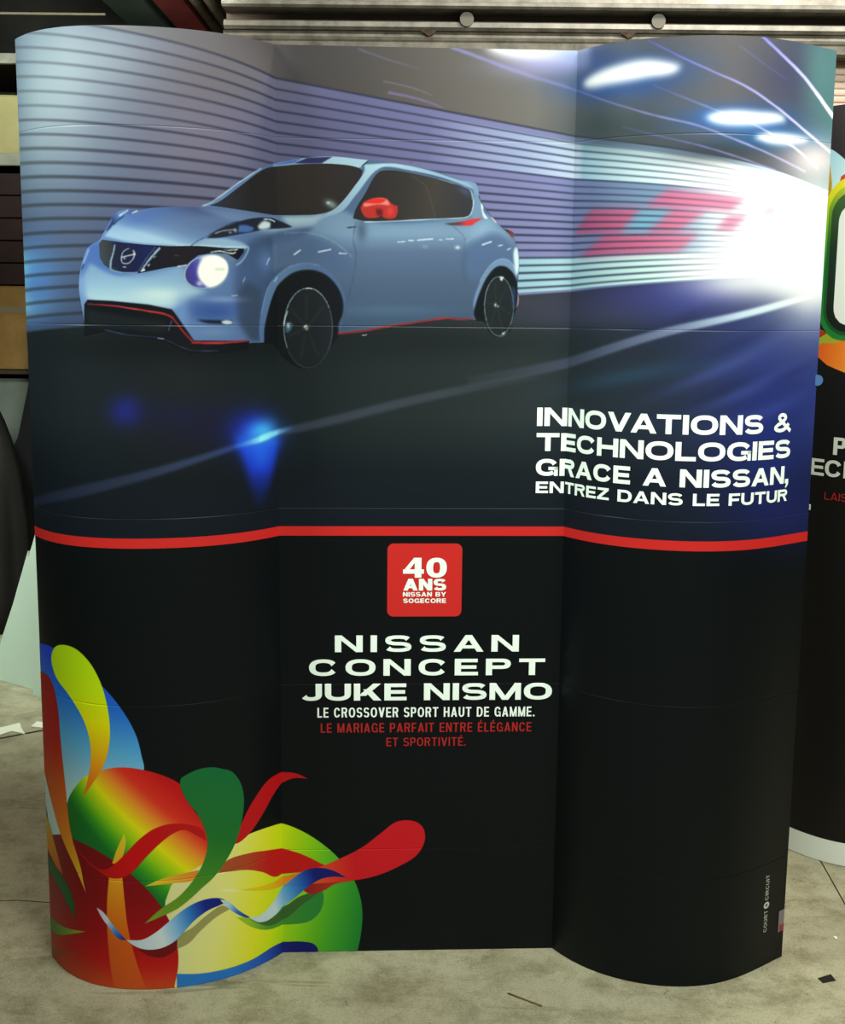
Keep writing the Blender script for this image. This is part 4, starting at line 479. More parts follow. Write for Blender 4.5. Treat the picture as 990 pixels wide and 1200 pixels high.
F([(577,1706),(578,1707),(580,1708),(583,1709),(586,1711),(589,1713),(592,1715),(594,1718),(597,1720),(600,1723),(602,1727),(605,1730),(607,1734),(610,1738),(611,1741),(613,1744),(613,1746),(613,1748),(612,1749),(611,1750),(609,1751),(608,1751),(607,1751),(607,1751),(605,1748),(606,1748),(607,1747),(608,1747),(609,1747),(609,1747),(609,1747),(609,1746),(609,1745),(607,1742),(606,1739),(604,1736),(601,1732),(599,1728),(596,1725),(594,1722),(591,1720),(589,1718),(586,1716),(583,1714),(580,1712),(578,1711),(576,1709),(574,1708)],(126,153,180),b=1.4,c=0)
F([(517,1730),(545,1731),(574,1721),(564,1714),(551,1722)],(91,113,137),b=2.9)
F([(555,1709),(556,1699),(553,1689),(547,1680),(538,1671),(526,1664),(513,1658),(500,1655),(487,1655),(475,1657),(465,1661),(458,1668),(453,1676),(452,1685),(455,1695),(460,1704),(468,1713),(479,1720),(491,1725),(505,1729),(518,1729),(531,1727),(541,1723),(550,1717)],(146,163,189),b=0.8,n='headlight')
F([(551,1707),(552,1699),(550,1689),(544,1680),(536,1672),(525,1665),(513,1660),(500,1657),(488,1657),(477,1659),(468,1663),(461,1669),(457,1677),(456,1685),(458,1695),(463,1703),(471,1712),(480,1718),(492,1723),(504,1726),(517,1727),(529,1725),(539,1721),(546,1715)],(456,1680,551,1705,[(0,(51,55,112)),(0.2,(61,56,139)),(0.36,(79,82,167)),(0.5,(196,204,216)),(1,(220,225,220))]),b=1)
F([(483,1693),(490,1712),(508,1725),(529,1727),(550,1716),(555,1699),(549,1680),(531,1664),(510,1658),(494,1667),(485,1680)],(246,248,232),b=2.7)
G(487,1666,(5,0,0,-4),(196,204,220),0.8)
F([(523,1701),(548,1702),(546,1695),(523,1694)],(196,202,190),b=2,a=0.8)
F([(505,1765),(530,1782),(562,1796),(592,1806),(629,1814),(660,1817),(690,1817),(717,1808),(737,1799),(726,1797),(694,1794),(660,1791),(621,1783),(568,1773),(530,1766)],(27,31,43),b=1,n='pod_lamp')
F([(525,1774),(525,1774),(527,1775),(528,1775),(529,1776),(531,1776),(532,1777),(534,1778),(536,1778),(538,1779),(540,1780),(542,1780),(544,1781),(547,1781),(550,1782),(553,1782),(556,1783),(559,1783),(562,1784),(566,1784),(569,1784),(571,1785),(573,1785),(575,1785),(575,1787),(573,1787),(571,1787),(568,1786),(565,1786),(562,1786),(559,1785),(556,1785),(552,1784),(549,1784),(546,1783),(544,1783),(541,1782),(539,1781),(537,1781),(535,1780),(533,1780),(531,1779),(530,1778),(528,1778),(527,1777),(526,1777),(525,1776),(524,1776)],(144,156,168),b=1,c=0)
F([(582,1780),(585,1796),(606,1797),(628,1792),(621,1785)],(64,93,149),b=1.8)
F([(638,1797),(656,1809),(679,1807),(677,1795),(656,1790),(640,1792)],(183,199,205),b=2.5)
F([(656,1812),(657,1812),(658,1812),(660,1812),(662,1812),(664,1812),(666,1812),(668,1813),(670,1813),(672,1813),(674,1813),(676,1812),(677,1812),(679,1812),(681,1812),(682,1811),(684,1811),(686,1811),(687,1810),(689,1810),(690,1809),(692,1809),(693,1809),(694,1809),(695,1811),(694,1811),(693,1811),(692,1812),(691,1812),(689,1812),(687,1813),(686,1813),(684,1814),(682,1814),(680,1814),(678,1815),(676,1815),(674,1815),(672,1815),(670,1815),(668,1815),(666,1815),(664,1815),(662,1815),(660,1814),(659,1814),(657,1814),(656,1814)],(205,213,213),b=1,c=0)
G(575,1784,(3,0,0,-3),(163,171,179),0.8)
G(562,1779,(3,0,0,-2),(144,152,164),0.7)
F([(229,1550),(232,1618),(240,1628),(295,1626),(374,1619),(425,1609),(436,1594),(472,1541),(610,1539),(606,1523),(539,1513),(460,1514),(403,1543),(330,1551),(283,1562)],(306,1629,303,1519,[(0,(14,17,22)),(1,(16,20,24))]),b=1,c=0,n='bumper_intake')
F([(238,1618),(247,1617),(257,1617),(270,1616),(283,1615),(296,1614),(308,1613),(321,1611),(333,1609),(346,1607),(358,1606),(368,1604),(377,1602),(385,1601),(392,1600),(398,1599),(403,1598),(408,1597),(412,1596),(416,1594),(419,1593),(421,1591),(423,1590),(425,1589),(427,1592),(425,1593),(423,1595),(421,1596),(417,1598),(413,1599),(409,1601),(404,1602),(399,1603),(393,1604),(386,1605),(378,1606),(369,1607),(358,1609),(346,1611),(334,1612),(321,1614),(309,1616),(297,1617),(284,1618),(270,1619),(258,1619),(247,1620),(239,1620)],(239,1619,426,1590,[(0,(120,36,46)),(0.5,(190,52,52)),(1,(170,36,40))]),b=0.8,c=0)
F([(423,1591),(424,1590),(426,1588),(427,1586),(429,1584),(431,1581),(433,1579),(435,1576),(437,1573),(439,1570),(441,1567),(443,1565),(445,1562),(447,1560),(449,1557),(452,1554),(454,1552),(456,1549),(459,1547),(461,1544),(463,1542),(465,1540),(466,1538),(467,1537),(471,1540),(469,1541),(468,1543),(466,1545),(464,1547),(462,1549),(459,1552),(457,1554),(455,1557),(452,1560),(450,1562),(448,1565),(446,1567),(444,1570),(442,1572),(440,1575),(438,1578),(436,1581),(434,1583),(432,1586),(430,1588),(429,1590),(428,1592),(427,1594)],(150,30,34),b=1,c=0)
F([(467,1534),(470,1534),(474,1534),(478,1534),(483,1534),(488,1534),(494,1533),(500,1533),(506,1533),(512,1533),(519,1533),(525,1533),(531,1533),(537,1533),(544,1534),(552,1534),(559,1535),(567,1535),(575,1535),(582,1536),(589,1536),(595,1537),(600,1537),(604,1537),(604,1541),(600,1541),(595,1541),(588,1540),(582,1540),(574,1540),(567,1539),(559,1539),(551,1538),(544,1538),(537,1538),(531,1538),(525,1538),(519,1538),(513,1538),(506,1538),(500,1538),(494,1538),(489,1538),(483,1539),(478,1539),(474,1539),(470,1539),(467,1539)],(467,1537,604,1539,[(0,(150,32,36)),(0.4,(188,48,46)),(1,(140,30,36))]),b=1,c=0)
F([(277,1562),(283,1561),(291,1559),(301,1558),(311,1555),(322,1554),(333,1552),(345,1551),(357,1550),(370,1549),(382,1548),(395,1546),(406,1543),(416,1539),(427,1534),(437,1529),(447,1524),(458,1521),(469,1519),(482,1518),(496,1517),(508,1517),(519,1518),(527,1517),(527,1519),(519,1519),(508,1519),(496,1519),(482,1519),(469,1520),(458,1522),(448,1526),(437,1530),(427,1535),(417,1540),(406,1544),(395,1547),(383,1549),(370,1550),(357,1551),(345,1552),(333,1553),(322,1555),(312,1557),(301,1559),(292,1561),(283,1563),(277,1564)],(52,67,107),b=1,c=0)
F([(393,1545),(395,1545),(397,1545),(401,1544),(404,1544),(406,1544),(406,1546),(404,1546),(401,1546),(398,1546),(395,1547),(393,1547)],(146,170,198),b=1,c=0)
F([(418,1562),(419,1565),(420,1570),(422,1575),(424,1580),(425,1584),(423,1585),(421,1581),(420,1576),(418,1571),(416,1566),(415,1562)],(60,72,108),b=1,c=0)
F([(236,1607),(414,1580),(409,1559),(238,1568)],(24,30,33),b=4.1)
F([(478,1587),(518,1586),(565,1585),(562,1579),(527,1578),(500,1580)],(20,25,39),b=2)
F([(536,1583),(549,1586),(565,1583),(563,1579),(539,1579)],(188,201,209),b=1.6)
F([(654,1534),(656,1567),(666,1600),(684,1640),(704,1668),(736,1694),(767,1702),(795,1699),(819,1687),(843,1659),(853,1630),(852,1602),(843,1578),(841,1549),(824,1530),(804,1496),(770,1476),(741,1481),(710,1505),(690,1529)],(656,1591,850,1592,[(0,(16,20,24)),(0.5,(18,22,24)),(1,(20,22,28))]),b=1.6,n='front_wheel')
F([(829,1570),(827,1546),(822,1523),(813,1504),(801,1488),(788,1478),(773,1475),(758,1478),(744,1487),(732,1501),(722,1521),(716,1543),(714,1567),(716,1591),(721,1614),(730,1633),(742,1648),(756,1658),(770,1661),(785,1659),(799,1650),(811,1636),(821,1617),(827,1594)],(716,1591,829,1592,[(0,(25,30,33)),(0.5,(28,33,36)),(1,(29,36,41))]),b=1.2)
F([(723,1522),(722,1526),(721,1530),(720,1535),(718,1541),(718,1546),(717,1550),(716,1555),(716,1560),(716,1565),(716,1570),(716,1575),(717,1580),(717,1585),(718,1590),(719,1595),(720,1600),(721,1604),(722,1609),(724,1613),(726,1618),(727,1622),(729,1626),(731,1629),(733,1633),(736,1636),(738,1640),(740,1643),(743,1645),(745,1648),(748,1650),(751,1652),(754,1654),(757,1656),(760,1657),(763,1658),(762,1660),(760,1659),(757,1657),(753,1656),(750,1654),(747,1652),(744,1649),(741,1647),(739,1644),(736,1641),(734,1638),(731,1634),(729,1631),(727,1627),(725,1623),(723,1618),(722,1614),(720,1610),(719,1605),(718,1600),(716,1595),(716,1591),(715,1586),(714,1581),(714,1576),(714,1570),(714,1565),(714,1560),(714,1555),(715,1550),(716,1545),(716,1540),(718,1535),(719,1530),(720,1525),(721,1522)],(127,151,167),b=0.8,a=0.9,c=0)
F([(762,1658),(764,1658),(766,1659),(768,1659),(770,1659),(772,1659),(774,1659),(776,1659),(778,1659),(780,1659),(781,1658),(783,1657),(785,1657),(787,1656),(789,1655),(791,1654),(792,1653),(794,1652),(796,1650),(798,1649),(799,1648),(801,1646),(803,1644),(804,1643),(806,1641),(807,1639),(809,1637),(810,1635),(812,1632),(813,1630),(814,1628),(816,1625),(817,1622),(818,1619),(819,1617),(820,1615),(822,1615),(821,1617),(820,1620),(818,1623),(817,1626),(816,1629),(815,1631),(813,1633),(812,1636),(810,1638),(809,1640),(807,1642),(806,1644),(804,1646),(803,1648),(801,1649),(799,1651),(797,1652),(796,1654),(794,1655),(792,1656),(790,1657),(788,1658),(786,1659),(784,1659),(782,1660),(780,1661),(778,1661),(776,1661),(774,1661),(772,1661),(770,1661),(768,1661),(765,1660),(763,1660),(762,1660)],(144,156,164),b=0.8,a=0.9,c=0)
F([(820,1615),(821,1612),(822,1609),(823,1604),(824,1600),(825,1596),(826,1592),(826,1588),(827,1584),(827,1580),(827,1576),(827,1572),(827,1568),(827,1564),(827,1560),(826,1556),(826,1551),(825,1547),(825,1543),(824,1540),(823,1536),(822,1532),(821,1528),(820,1524),(819,1521),(817,1517),(816,1514),(814,1511),(813,1508),(811,1505),(809,1502),(807,1499),(805,1496),(803,1493),(800,1491),(799,1489),(800,1488),(802,1490),(804,1492),(806,1495),(809,1498),(811,1501),(813,1504),(814,1507),(816,1510),(818,1513),(819,1517),(821,1520),(822,1524),(823,1528),(824,1531),(825,1535),(826,1539),(827,1543),(828,1547),(828,1551),(829,1555),(829,1560),(829,1564),(829,1568),(829,1572),(829,1576),(829,1580),(828,1584),(828,1588),(827,1593),(827,1597),(826,1600),(825,1605),(823,1609),(822,1613),(822,1615)],(52,64,80),b=0.8,a=0.9,c=0)
F([(799,1489),(798,1488),(795,1486),(793,1484),(790,1482),(788,1481),(785,1480),(783,1479),(780,1478),(778,1478),(775,1477),(773,1477),(770,1477),(768,1477),(765,1477),(763,1478),(760,1479),(758,1479),(756,1480),(753,1482),(751,1483),(749,1485),(746,1486),(744,1488),(742,1490),(740,1493),(738,1495),(736,1497),(734,1500),(732,1503),(730,1506),(729,1509),(727,1513),(725,1516),(724,1520),(723,1522),(722,1522),(723,1519),(724,1516),(726,1512),(727,1508),(729,1505),(731,1502),(733,1499),(735,1496),(737,1494),(739,1491),(741,1489),(743,1487),(745,1485),(748,1483),(750,1482),(752,1480),(755,1479),(757,1478),(760,1477),(762,1476),(765,1476),(768,1475),(770,1475),(773,1475),(775,1476),(778,1476),(781,1477),(783,1478),(786,1479),(788,1480),(791,1481),(793,1483),(796,1485),(798,1487),(800,1488)],(69,81,92),b=0.8,a=0.8,c=0)
F([(820,1615),(821,1613),(822,1610),(822,1607),(823,1604),(824,1602),(825,1599),(825,1596),(826,1593),(826,1590),(826,1587),(827,1584),(827,1581),(827,1579),(827,1576),(827,1573),(827,1570),(827,1567),(827,1564),(827,1561),(827,1558),(827,1555),(826,1552),(826,1549),(826,1546),(825,1543),(825,1540),(824,1538),(823,1535),(823,1532),(822,1529),(821,1527),(820,1524),(819,1521),(818,1518),(817,1516),(818,1516),(819,1518),(820,1520),(821,1523),(822,1526),(823,1529),(824,1532),(825,1534),(825,1537),(826,1540),(827,1543),(827,1546),(828,1549),(828,1552),(828,1555),(829,1558),(829,1561),(829,1564),(829,1567),(829,1570),(829,1573),(829,1576),(829,1579),(829,1582),(828,1585),(828,1588),(828,1590),(827,1593),(827,1596),(826,1599),(825,1602),(825,1605),(824,1608),(823,1611),(822,1613),(821,1615)],(68,79,91),b=0.8,a=0.8,c=0)
F([(719,1577),(723,1581),(734,1581),(734,1570),(727,1559),(719,1557)],(63,90,109),b=2)
F([(722,1579),(728,1579),(727,1567),(723,1569)],(174,194,199),b=1.6)
F([(717,1574),(717,1575),(717,1576),(717,1577),(717,1579),(717,1580),(718,1582),(718,1583),(718,1585),(718,1587),(719,1588),(719,1590),(719,1591),(720,1593),(720,1594),(721,1596),(722,1598),(722,1599),(723,1601),(723,1603),(724,1604),(724,1605),(725,1606),(725,1607),(723,1608),(723,1607),(722,1606),(722,1605),(721,1603),(721,1602),(720,1600),(719,1599),(719,1597),(718,1595),(718,1594),(717,1592),(717,1590),(716,1589),(716,1587),(715,1585),(715,1584),(715,1582),(715,1580),(714,1579),(714,1577),(714,1576),(714,1575),(713,1574)],(196,208,210),b=1,c=0)
F([(772,1554),(775,1546),(780,1535),(785,1521),(790,1510),(793,1501),(797,1503),(794,1511),(789,1523),(784,1536),(779,1548),(776,1556)],(39,45,49),b=2,a=0.8,c=0)
F([(762,1554),(761,1546),(759,1533),(756,1518),(754,1505),(753,1497),(757,1496),(758,1505),(761,1518),(763,1532),(765,1545),(767,1554)],(39,45,49),b=2,a=0.8,c=0)
F([(757,1568),(752,1565),(744,1561),(736,1557),(729,1553),(724,1550),(726,1546),(731,1549),(738,1553),(747,1557),(754,1561),(759,1563)],(39,45,49),b=2,a=0.8,c=0)
F([(761,1581),(757,1586),(751,1593),(744,1601),(738,1609),(734,1613),(731,1611),(735,1606),(741,1598),(748,1590),(754,1583),(758,1578)],(39,45,49),b=2,a=0.8,c=0)
F([(770,1587),(770,1595),(770,1608),(770,1623),(770,1636),(770,1645),(766,1645),(765,1636),(765,1623),(765,1608),(765,1595),(765,1586)],(39,45,49),b=2,a=0.8,c=0)
F([(779,1579),(783,1585),(791,1593),(798,1603),(805,1611),(810,1617),(807,1620),(802,1614),(795,1605),(787,1596),(780,1588),(775,1582)],(39,45,49),b=2,a=0.8,c=0)
G(767,1570,(4,0,0,-4),(144,152,152),0.9)
F([(762,1569),(763,1570),(765,1571),(766,1572),(768,1573),(769,1574),(768,1576),(767,1575),(765,1574),(763,1573),(762,1572),(761,1571)],(205,215,210),b=0.8,c=0)
F([(768,1564),(768,1564),(769,1564),(770,1565),(771,1565),(771,1565),(770,1567),(770,1567),(769,1567),(768,1566),(767,1566),(767,1565)],(182,190,190),b=0.8,c=0)
F([(767,1657),(767,1658),(768,1658),(768,1658),(769,1658),(769,1658),(770,1658),(771,1658),(771,1659),(772,1659),(773,1659),(773,1659),(774,1659),(775,1659),(775,1659),(776,1659),(777,1659),(777,1658),(778,1658),(779,1658),(779,1658),(780,1658),(780,1658),(781,1658),(781,1659),(781,1660),(780,1660),(780,1660),(779,1660),(778,1660),(778,1660),(777,1660),(776,1661),(776,1661),(775,1661),(774,1661),(773,1661),(773,1661),(772,1661),(771,1661),(770,1660),(770,1660),(769,1660),(768,1660),(768,1660),(767,1660),(767,1659),(766,1659)],(205,213,213),b=0.8,c=0)
F([(1160,1604),(1165,1632),(1175,1660),(1192,1694),(1212,1714),(1230,1715),(1248,1702),(1259,1681),(1261,1661),(1260,1626),(1250,1591),(1244,1567),(1219,1552),(1198,1563),(1185,1587),(1166,1591)],(17,21,24),b=1.4,n='rear_wheel')
F([(1253,1622),(1251,1604),(1248,1588),(1242,1574),(1235,1563),(1226,1556),(1217,1554),(1209,1557),(1200,1564),(1194,1575),(1188,1589),(1185,1606),(1184,1624),(1186,1642),(1190,1658),(1195,1672),(1202,1683),(1211,1689),(1220,1691),(1228,1689),(1236,1682),(1243,1671),(1249,1657),(1252,1640)],(30,36,38),b=1)
F([(1190,1589),(1190,1592),(1189,1596),(1187,1601),(1187,1606),(1186,1611),(1186,1616),(1185,1620),(1185,1625),(1185,1630),(1186,1634),(1186,1639),(1187,1644),(1187,1648),(1188,1652),(1189,1657),(1191,1661),(1192,1664),(1193,1668),(1195,1671),(1196,1675),(1198,1678),(1200,1680),(1202,1682),(1204,1685),(1206,1686),(1208,1688),(1210,1689),(1213,1690),(1215,1690),(1217,1690),(1219,1690),(1222,1690),(1225,1689),(1227,1687),(1229,1687),(1229,1688),(1228,1689),(1225,1690),(1222,1691),(1220,1692),(1217,1692),(1215,1692),(1212,1691),(1210,1691),(1207,1689),(1205,1688),(1203,1686),(1201,1684),(1198,1681),(1197,1679),(1195,1676),(1193,1672),(1191,1669),(1190,1665),(1188,1661),(1187,1657),(1186,1653),(1185,1649),(1185,1644),(1184,1639),(1184,1635),(1183,1630),(1183,1625),(1184,1620),(1184,1615),(1184,1611),(1185,1606),(1186,1601),(1187,1596),(1188,1591),(1189,1588)],(108,128,144),b=0.8,c=0)
F([(1223,1690),(1224,1689),(1226,1688),(1228,1687),(1230,1686),(1231,1684),(1233,1683),(1235,1681),(1236,1679),(1238,1676),(1239,1674),(1241,1672),(1242,1669),(1243,1666),(1244,1663),(1245,1660),(1247,1657),(1247,1654),(1248,1650),(1249,1647),(1250,1643),(1250,1640),(1251,1636),(1251,1633),(1252,1629),(1252,1625),(1252,1621),(1252,1618),(1252,1614),(1252,1610),(1251,1607),(1251,1603),(1250,1599),(1249,1595),(1249,1592),(1248,1589),(1250,1589),(1250,1591),(1251,1595),(1252,1599),(1252,1603),(1253,1606),(1253,1610),(1253,1614),(1254,1618),(1254,1621),(1254,1625),(1253,1629),(1253,1633),(1253,1636),(1252,1640),(1252,1644),(1251,1647),(1250,1651),(1249,1654),(1248,1658),(1247,1661),(1246,1664),(1245,1667),(1244,1670),(1242,1672),(1241,1675),(1239,1677),(1238,1680),(1236,1682),(1234,1684),(1233,1685),(1231,1687),(1229,1688),(1227,1689),(1225,1690),(1223,1691)],(91,117,129),b=0.8,c=0)
F([(1248,1589),(1247,1587),(1246,1583),(1245,1580),(1244,1576),(1242,1573),(1241,1571),(1239,1568),(1237,1566),(1236,1564),(1234,1562),(1232,1560),(1230,1559),(1228,1558),(1227,1557),(1225,1556),(1223,1556),(1221,1555),(1219,1555),(1217,1555),(1215,1556),(1213,1557),(1211,1557),(1209,1559),(1207,1560),(1205,1562),(1204,1563),(1202,1565),(1200,1568),(1198,1570),(1197,1573),(1195,1576),(1194,1579),(1192,1583),(1191,1586),(1190,1589),(1189,1588),(1190,1586),(1191,1582),(1192,1579),(1194,1575),(1196,1572),(1197,1569),(1199,1567),(1201,1564),(1202,1562),(1204,1560),(1206,1559),(1208,1557),(1210,1556),(1212,1555),(1214,1554),(1217,1554),(1219,1553),(1221,1553),(1223,1554),(1225,1554),(1227,1555),(1229,1556),(1231,1557),(1233,1559),(1235,1561),(1237,1563),(1239,1565),(1240,1567),(1242,1570),(1244,1573),(1245,1576),(1246,1579),(1248,1583),(1249,1586),(1250,1589)],(98,115,121),b=0.8,c=0)
F([(1219,1692),(1229,1691),(1224,1681),(1220,1684)],(192,204,206),b=1.2)
F([(1226,1560),(1235,1565),(1233,1560),(1228,1556)],(183,198,194),b=1.2)
F([(1218,1620),(1223,1617),(1229,1613),(1236,1609),(1242,1605),(1246,1602),(1248,1605),(1244,1608),(1237,1612),(1231,1616),(1224,1620),(1220,1622)],(40,46,48),b=1.6,a=0.8,c=0)
F([(1214,1615),(1216,1608),(1219,1597),(1221,1585),(1224,1575),(1226,1567),(1229,1568),(1227,1575),(1225,1586),(1222,1598),(1219,1609),(1217,1616)],(40,46,48),b=1.6,a=0.8,c=0)
F([(1209,1618),(1208,1612),(1205,1603),(1203,1594),(1200,1585),(1199,1579),(1202,1579),(1203,1584),(1206,1593),(1208,1603),(1211,1611),(1213,1617)],(40,46,48),b=1.6,a=0.8,c=0)
F([(1210,1627),(1206,1628),(1202,1630),(1197,1631),(1192,1633),(1189,1634),(1188,1631),(1191,1630),(1196,1628),(1201,1627),(1205,1625),(1208,1624)],(40,46,48),b=1.6,a=0.8,c=0)
F([(1214,1632),(1213,1639),(1212,1649),(1211,1660),(1210,1670),(1209,1677),(1206,1676),(1206,1670),(1208,1660),(1209,1649),(1210,1639),(1211,1632)],(40,46,48),b=1.6,a=0.8,c=0)
F([(1219,1630),(1222,1635),(1226,1644),(1231,1653),(1235,1661),(1238,1666),(1235,1668),(1232,1662),(1228,1654),(1223,1645),(1219,1637),(1216,1631)],(40,46,48),b=1.6,a=0.8,c=0)
G(1210,1626,(2,0,0,-3),(182,190,190),0.9)
G(1216,1623,(2,0,0,-2),(144,152,152),0.8)
F([(1248,1671),(1257,1661),(1257,1626),(1251,1616)],(46,67,115),b=2.5,a=0.7)
F([(841,1554),(852,1555),(868,1557),(886,1559),(903,1561),(915,1563),(923,1565),(931,1566),(938,1568),(948,1570),(960,1572),(974,1575),(989,1577),(1005,1579),(1021,1582),(1039,1585),(1058,1588),(1075,1590),(1090,1592),(1101,1593),(1110,1592),(1118,1591),(1125,1590),(1133,1590),(1141,1590),(1148,1591),(1154,1591),(1158,1591),(1158,1594),(1154,1594),(1148,1594),(1140,1594),(1133,1593),(1125,1594),(1118,1594),(1111,1595),(1101,1596),(1090,1596),(1075,1594),(1057,1591),(1038,1588),(1020,1585),(1004,1583),(989,1581),(974,1578),(960,1576),(947,1574),(937,1572),(930,1570),(923,1569),(914,1567),(902,1565),(886,1563),(868,1561),(852,1559),(841,1558)],(841,1556,1158,1593,[(0,(150,38,42)),(0.4,(150,40,46)),(0.8,(176,46,48)),(1,(130,36,42))]),b=1,c=0)
F([(897,1551),(899,1552),(902,1552),(905,1552),(907,1553),(909,1553),(909,1555),(907,1555),(904,1554),(902,1554),(899,1554),(897,1553)],(154,166,170),b=0.6,c=0)
# swirl motif
F([(-42,804),(-1,810),(82,819),(199,782),(248,748),(292,695),(322,636),(333,588),(337,549),(247,480),(183,404),(107,356),(29,330),(-2,405),(-78,497)],(-1,810,-50,470,[(0,(33,68,207)),(0.25,(39,113,207)),(0.5,(85,166,216)),(0.8,(164,207,218)),(1,(205,231,225))]),n='blue_arch')
F([(123,429),(134,460),(154,487),(185,520),(232,545),(283,557),(335,552),(386,534),(426,506),(456,435),(483,414),(481,335),(453,261),(373,207),(327,260),(259,313),(139,350)],(163,428,322,589,[(0,(26,113,41)),(0.12,(57,153,33)),(0.26,(142,201,17)),(0.42,(231,225,15)),(0.6,(233,142,44)),(0.76,(218,52,33)),(1,(194,22,24))]),n='rainbow_disc')
F([(128,834),(93,818),(78,790),(94,755),(147,717),(188,670),(206,623),(209,575),(198,518),(181,472),(210,509),(241,556),(256,601),(261,645),(256,704),(240,762),(212,807),(175,832)],(175,840,186,474,[(0,(183,227,20)),(0.3,(201,233,13)),(0.5,(229,225,9)),(0.7,(233,179,22)),(0.85,(235,135,26)),(1,(225,109,33))]),n='yellow_drop')
F([(393,261),(439,292),(498,318),(555,347),(596,354),(649,353),(704,345),(749,326),(797,294),(839,255),(876,203),(897,144),(902,92),(897,39),(888,-7),(882,-46),(597,-38),(388,-11)],(414,173,900,85,[(0,(225,225,153)),(0.2,(233,231,131)),(0.4,(231,231,44)),(0.53,(207,231,15)),(0.68,(144,214,26)),(0.84,(76,172,41)),(1,(31,131,48))]),n='green_disc')
F([(551,340),(576,398),(612,443),(653,474),(703,480),(738,476),(766,462),(732,464),(708,455),(676,436),(634,393),(596,358),(561,340)],(192,22,28),n='red_curl')
F([(586,139),(638,120),(706,127),(778,165),(802,166),(804,139),(793,106),(766,83),(723,76),(698,76),(638,87),(592,113),(552,150)],(585,133,797,139,[(0,(153,192,44)),(0.3,(81,153,48)),(1,(44,135,59))]),n='green_lobe')
F([(586,136),(630,113),(690,115),(748,153),(791,159),(748,127),(705,91),(654,92),(615,113)],(61,100,48),a=0.9)
F([(754,166),(772,157),(803,165),(833,183),(870,190),(845,203),(791,204),(766,185)],(748,179,870,190,[(0,(164,24,28)),(1,(172,76,39))]))
F([(506,277),(525,301),(588,305),(649,293),(704,279),(749,264),(808,233),(761,219),(706,213),(675,214),(632,242),(580,265)],(510,291,700,250,[(0,(164,87,44)),(0.4,(179,68,37)),(0.75,(196,31,26)),(1,(203,28,26))]),n='red_band')
F([(1011,351),(984,346),(948,318),(900,280),(845,251),(797,230),(761,220),(682,203),(566,217),(681,183),(760,184),(863,190),(930,202),(991,227),(1039,259),(1058,297),(1054,329),(1038,345)],(566,218,882,235,[(0,(231,214,22)),(0.3,(235,187,24)),(0.55,(233,118,37)),(0.8,(225,65,39)),(1,(207,28,37))]),n='red_drop')
G(537,224,(14,-4,0,-2),(240,245,234),0.7)
F([(-53,306),(45,338),(102,357),(151,359),(207,349),(259,325),(307,288),(348,243),(378,195),(398,142),(406,95),(405,49),(398,15),(389,-19),(287,-51),(162,-56),(-112,-102),(-61,107)],(214,375,199,-17,[(0,(122,15,22)),(0.35,(135,15,22)),(0.6,(164,17,22)),(0.78,(192,26,24)),(0.9,(201,65,31)),(1,(207,83,35))]),n='red_dome')
F([(256,318),(265,345),(288,396),(291,374),(285,346),(273,320)],(288,396,259,319,[(0,(225,207,44)),(1,(233,172,35))]))
F([(247,284),(280,287),(284,225),(290,157),(311,60),(329,3),(254,-7),(244,50),(238,152),(240,221)],(264,286,266,0,[(0,(231,164,31)),(0.3,(225,126,24)),(0.6,(214,94,26)),(1,(207,85,33))]),n='orange_spike')
F([(333,264),(380,283),(422,290),(460,293),(448,271),(400,268)],(333,264,459,291,[(0,(231,207,44)),(1,(225,131,44))]))
F([(-54,727),(24,743),(63,740),(86,717),(101,674),(108,598),(121,490),(136,376),(167,293),(176,250),(182,231),(166,259),(144,293),(91,357),(40,431),(-10,495),(-80,555)],(43,749,168,231,[(0,(153,13,17)),(0.3,(180,24,20)),(0.5,(207,87,20)),(0.7,(231,129,28)),(0.88,(231,174,39)),(1,(233,207,55))]),n='red_leaf')
F([(137,351),(173,328),(212,304),(236,300),(265,320),(293,349),(325,383),(357,406),(393,416),(435,411),(470,393),(479,365),(455,382),(427,399),(403,393),(372,371),(334,333),(307,302),(280,284),(247,282),(220,295),(186,314)],(137,351,455,396,[(0,(164,20,24)),(0.25,(192,20,22)),(0.5,(203,17,20)),(1,(183,22,26))]),n='red_ribbon')
F([(421,524),(437,535),(464,544),(496,544),(535,530),(514,540),(546,523),(568,491),(577,453),(573,405),(555,348),(528,305),(497,270),(461,243),(452,235),(409,204),(367,185),(329,169),(368,205),(410,232),(448,273),(474,319),(481,363),(464,422),(426,488)],(499,541,341,174,[(0,(24,107,57)),(0.4,(33,113,44)),(0.7,(76,140,39)),(1,(129,155,39))]),n='green_teardrop')
F([(-63,383),(-6,380),(34,348),(69,302),(97,253),(66,260),(5,284),(-76,295)],(-3,375,89,257,[(0,(196,185,44)),(0.5,(225,142,33)),(1,(196,98,33))]),n='yellow_leaf')
F([(-61,255),(3,270),(65,257),(109,238),(135,203),(142,154),(120,175),(85,204),(16,227),(-68,208)],(24,100,48),n='dark_leaf')
F([(-86,84),(1,107),(78,114),(130,123),(177,132),(120,107),(63,83),(-5,64),(-93,32)],(-1,97,171,127,[(0,(76,131,37)),(1,(164,185,55))]),n='green_leaf')
F([(-32,16),(45,37),(107,54),(168,77),(117,54),(58,30),(-14,4)],(131,105,33),a=0.7)
F([(313,103),(344,106),(371,105),(405,130),(403,102),(391,90),(365,81),(336,88)],(100,20,22),a=0.85)
F([(407,130),(440,149),(478,176),(515,191),(535,177),(500,165),(461,138),(431,110),(406,100)],(153,150,92),a=0.95)
F([(211,201),(229,192),(251,165),(286,126),(267,128),(242,156),(222,181)],(214,197,284,125,[(0,(214,205,225)),(0.35,(207,225,235)),(0.65,(76,142,214)),(1,(33,39,120))]))
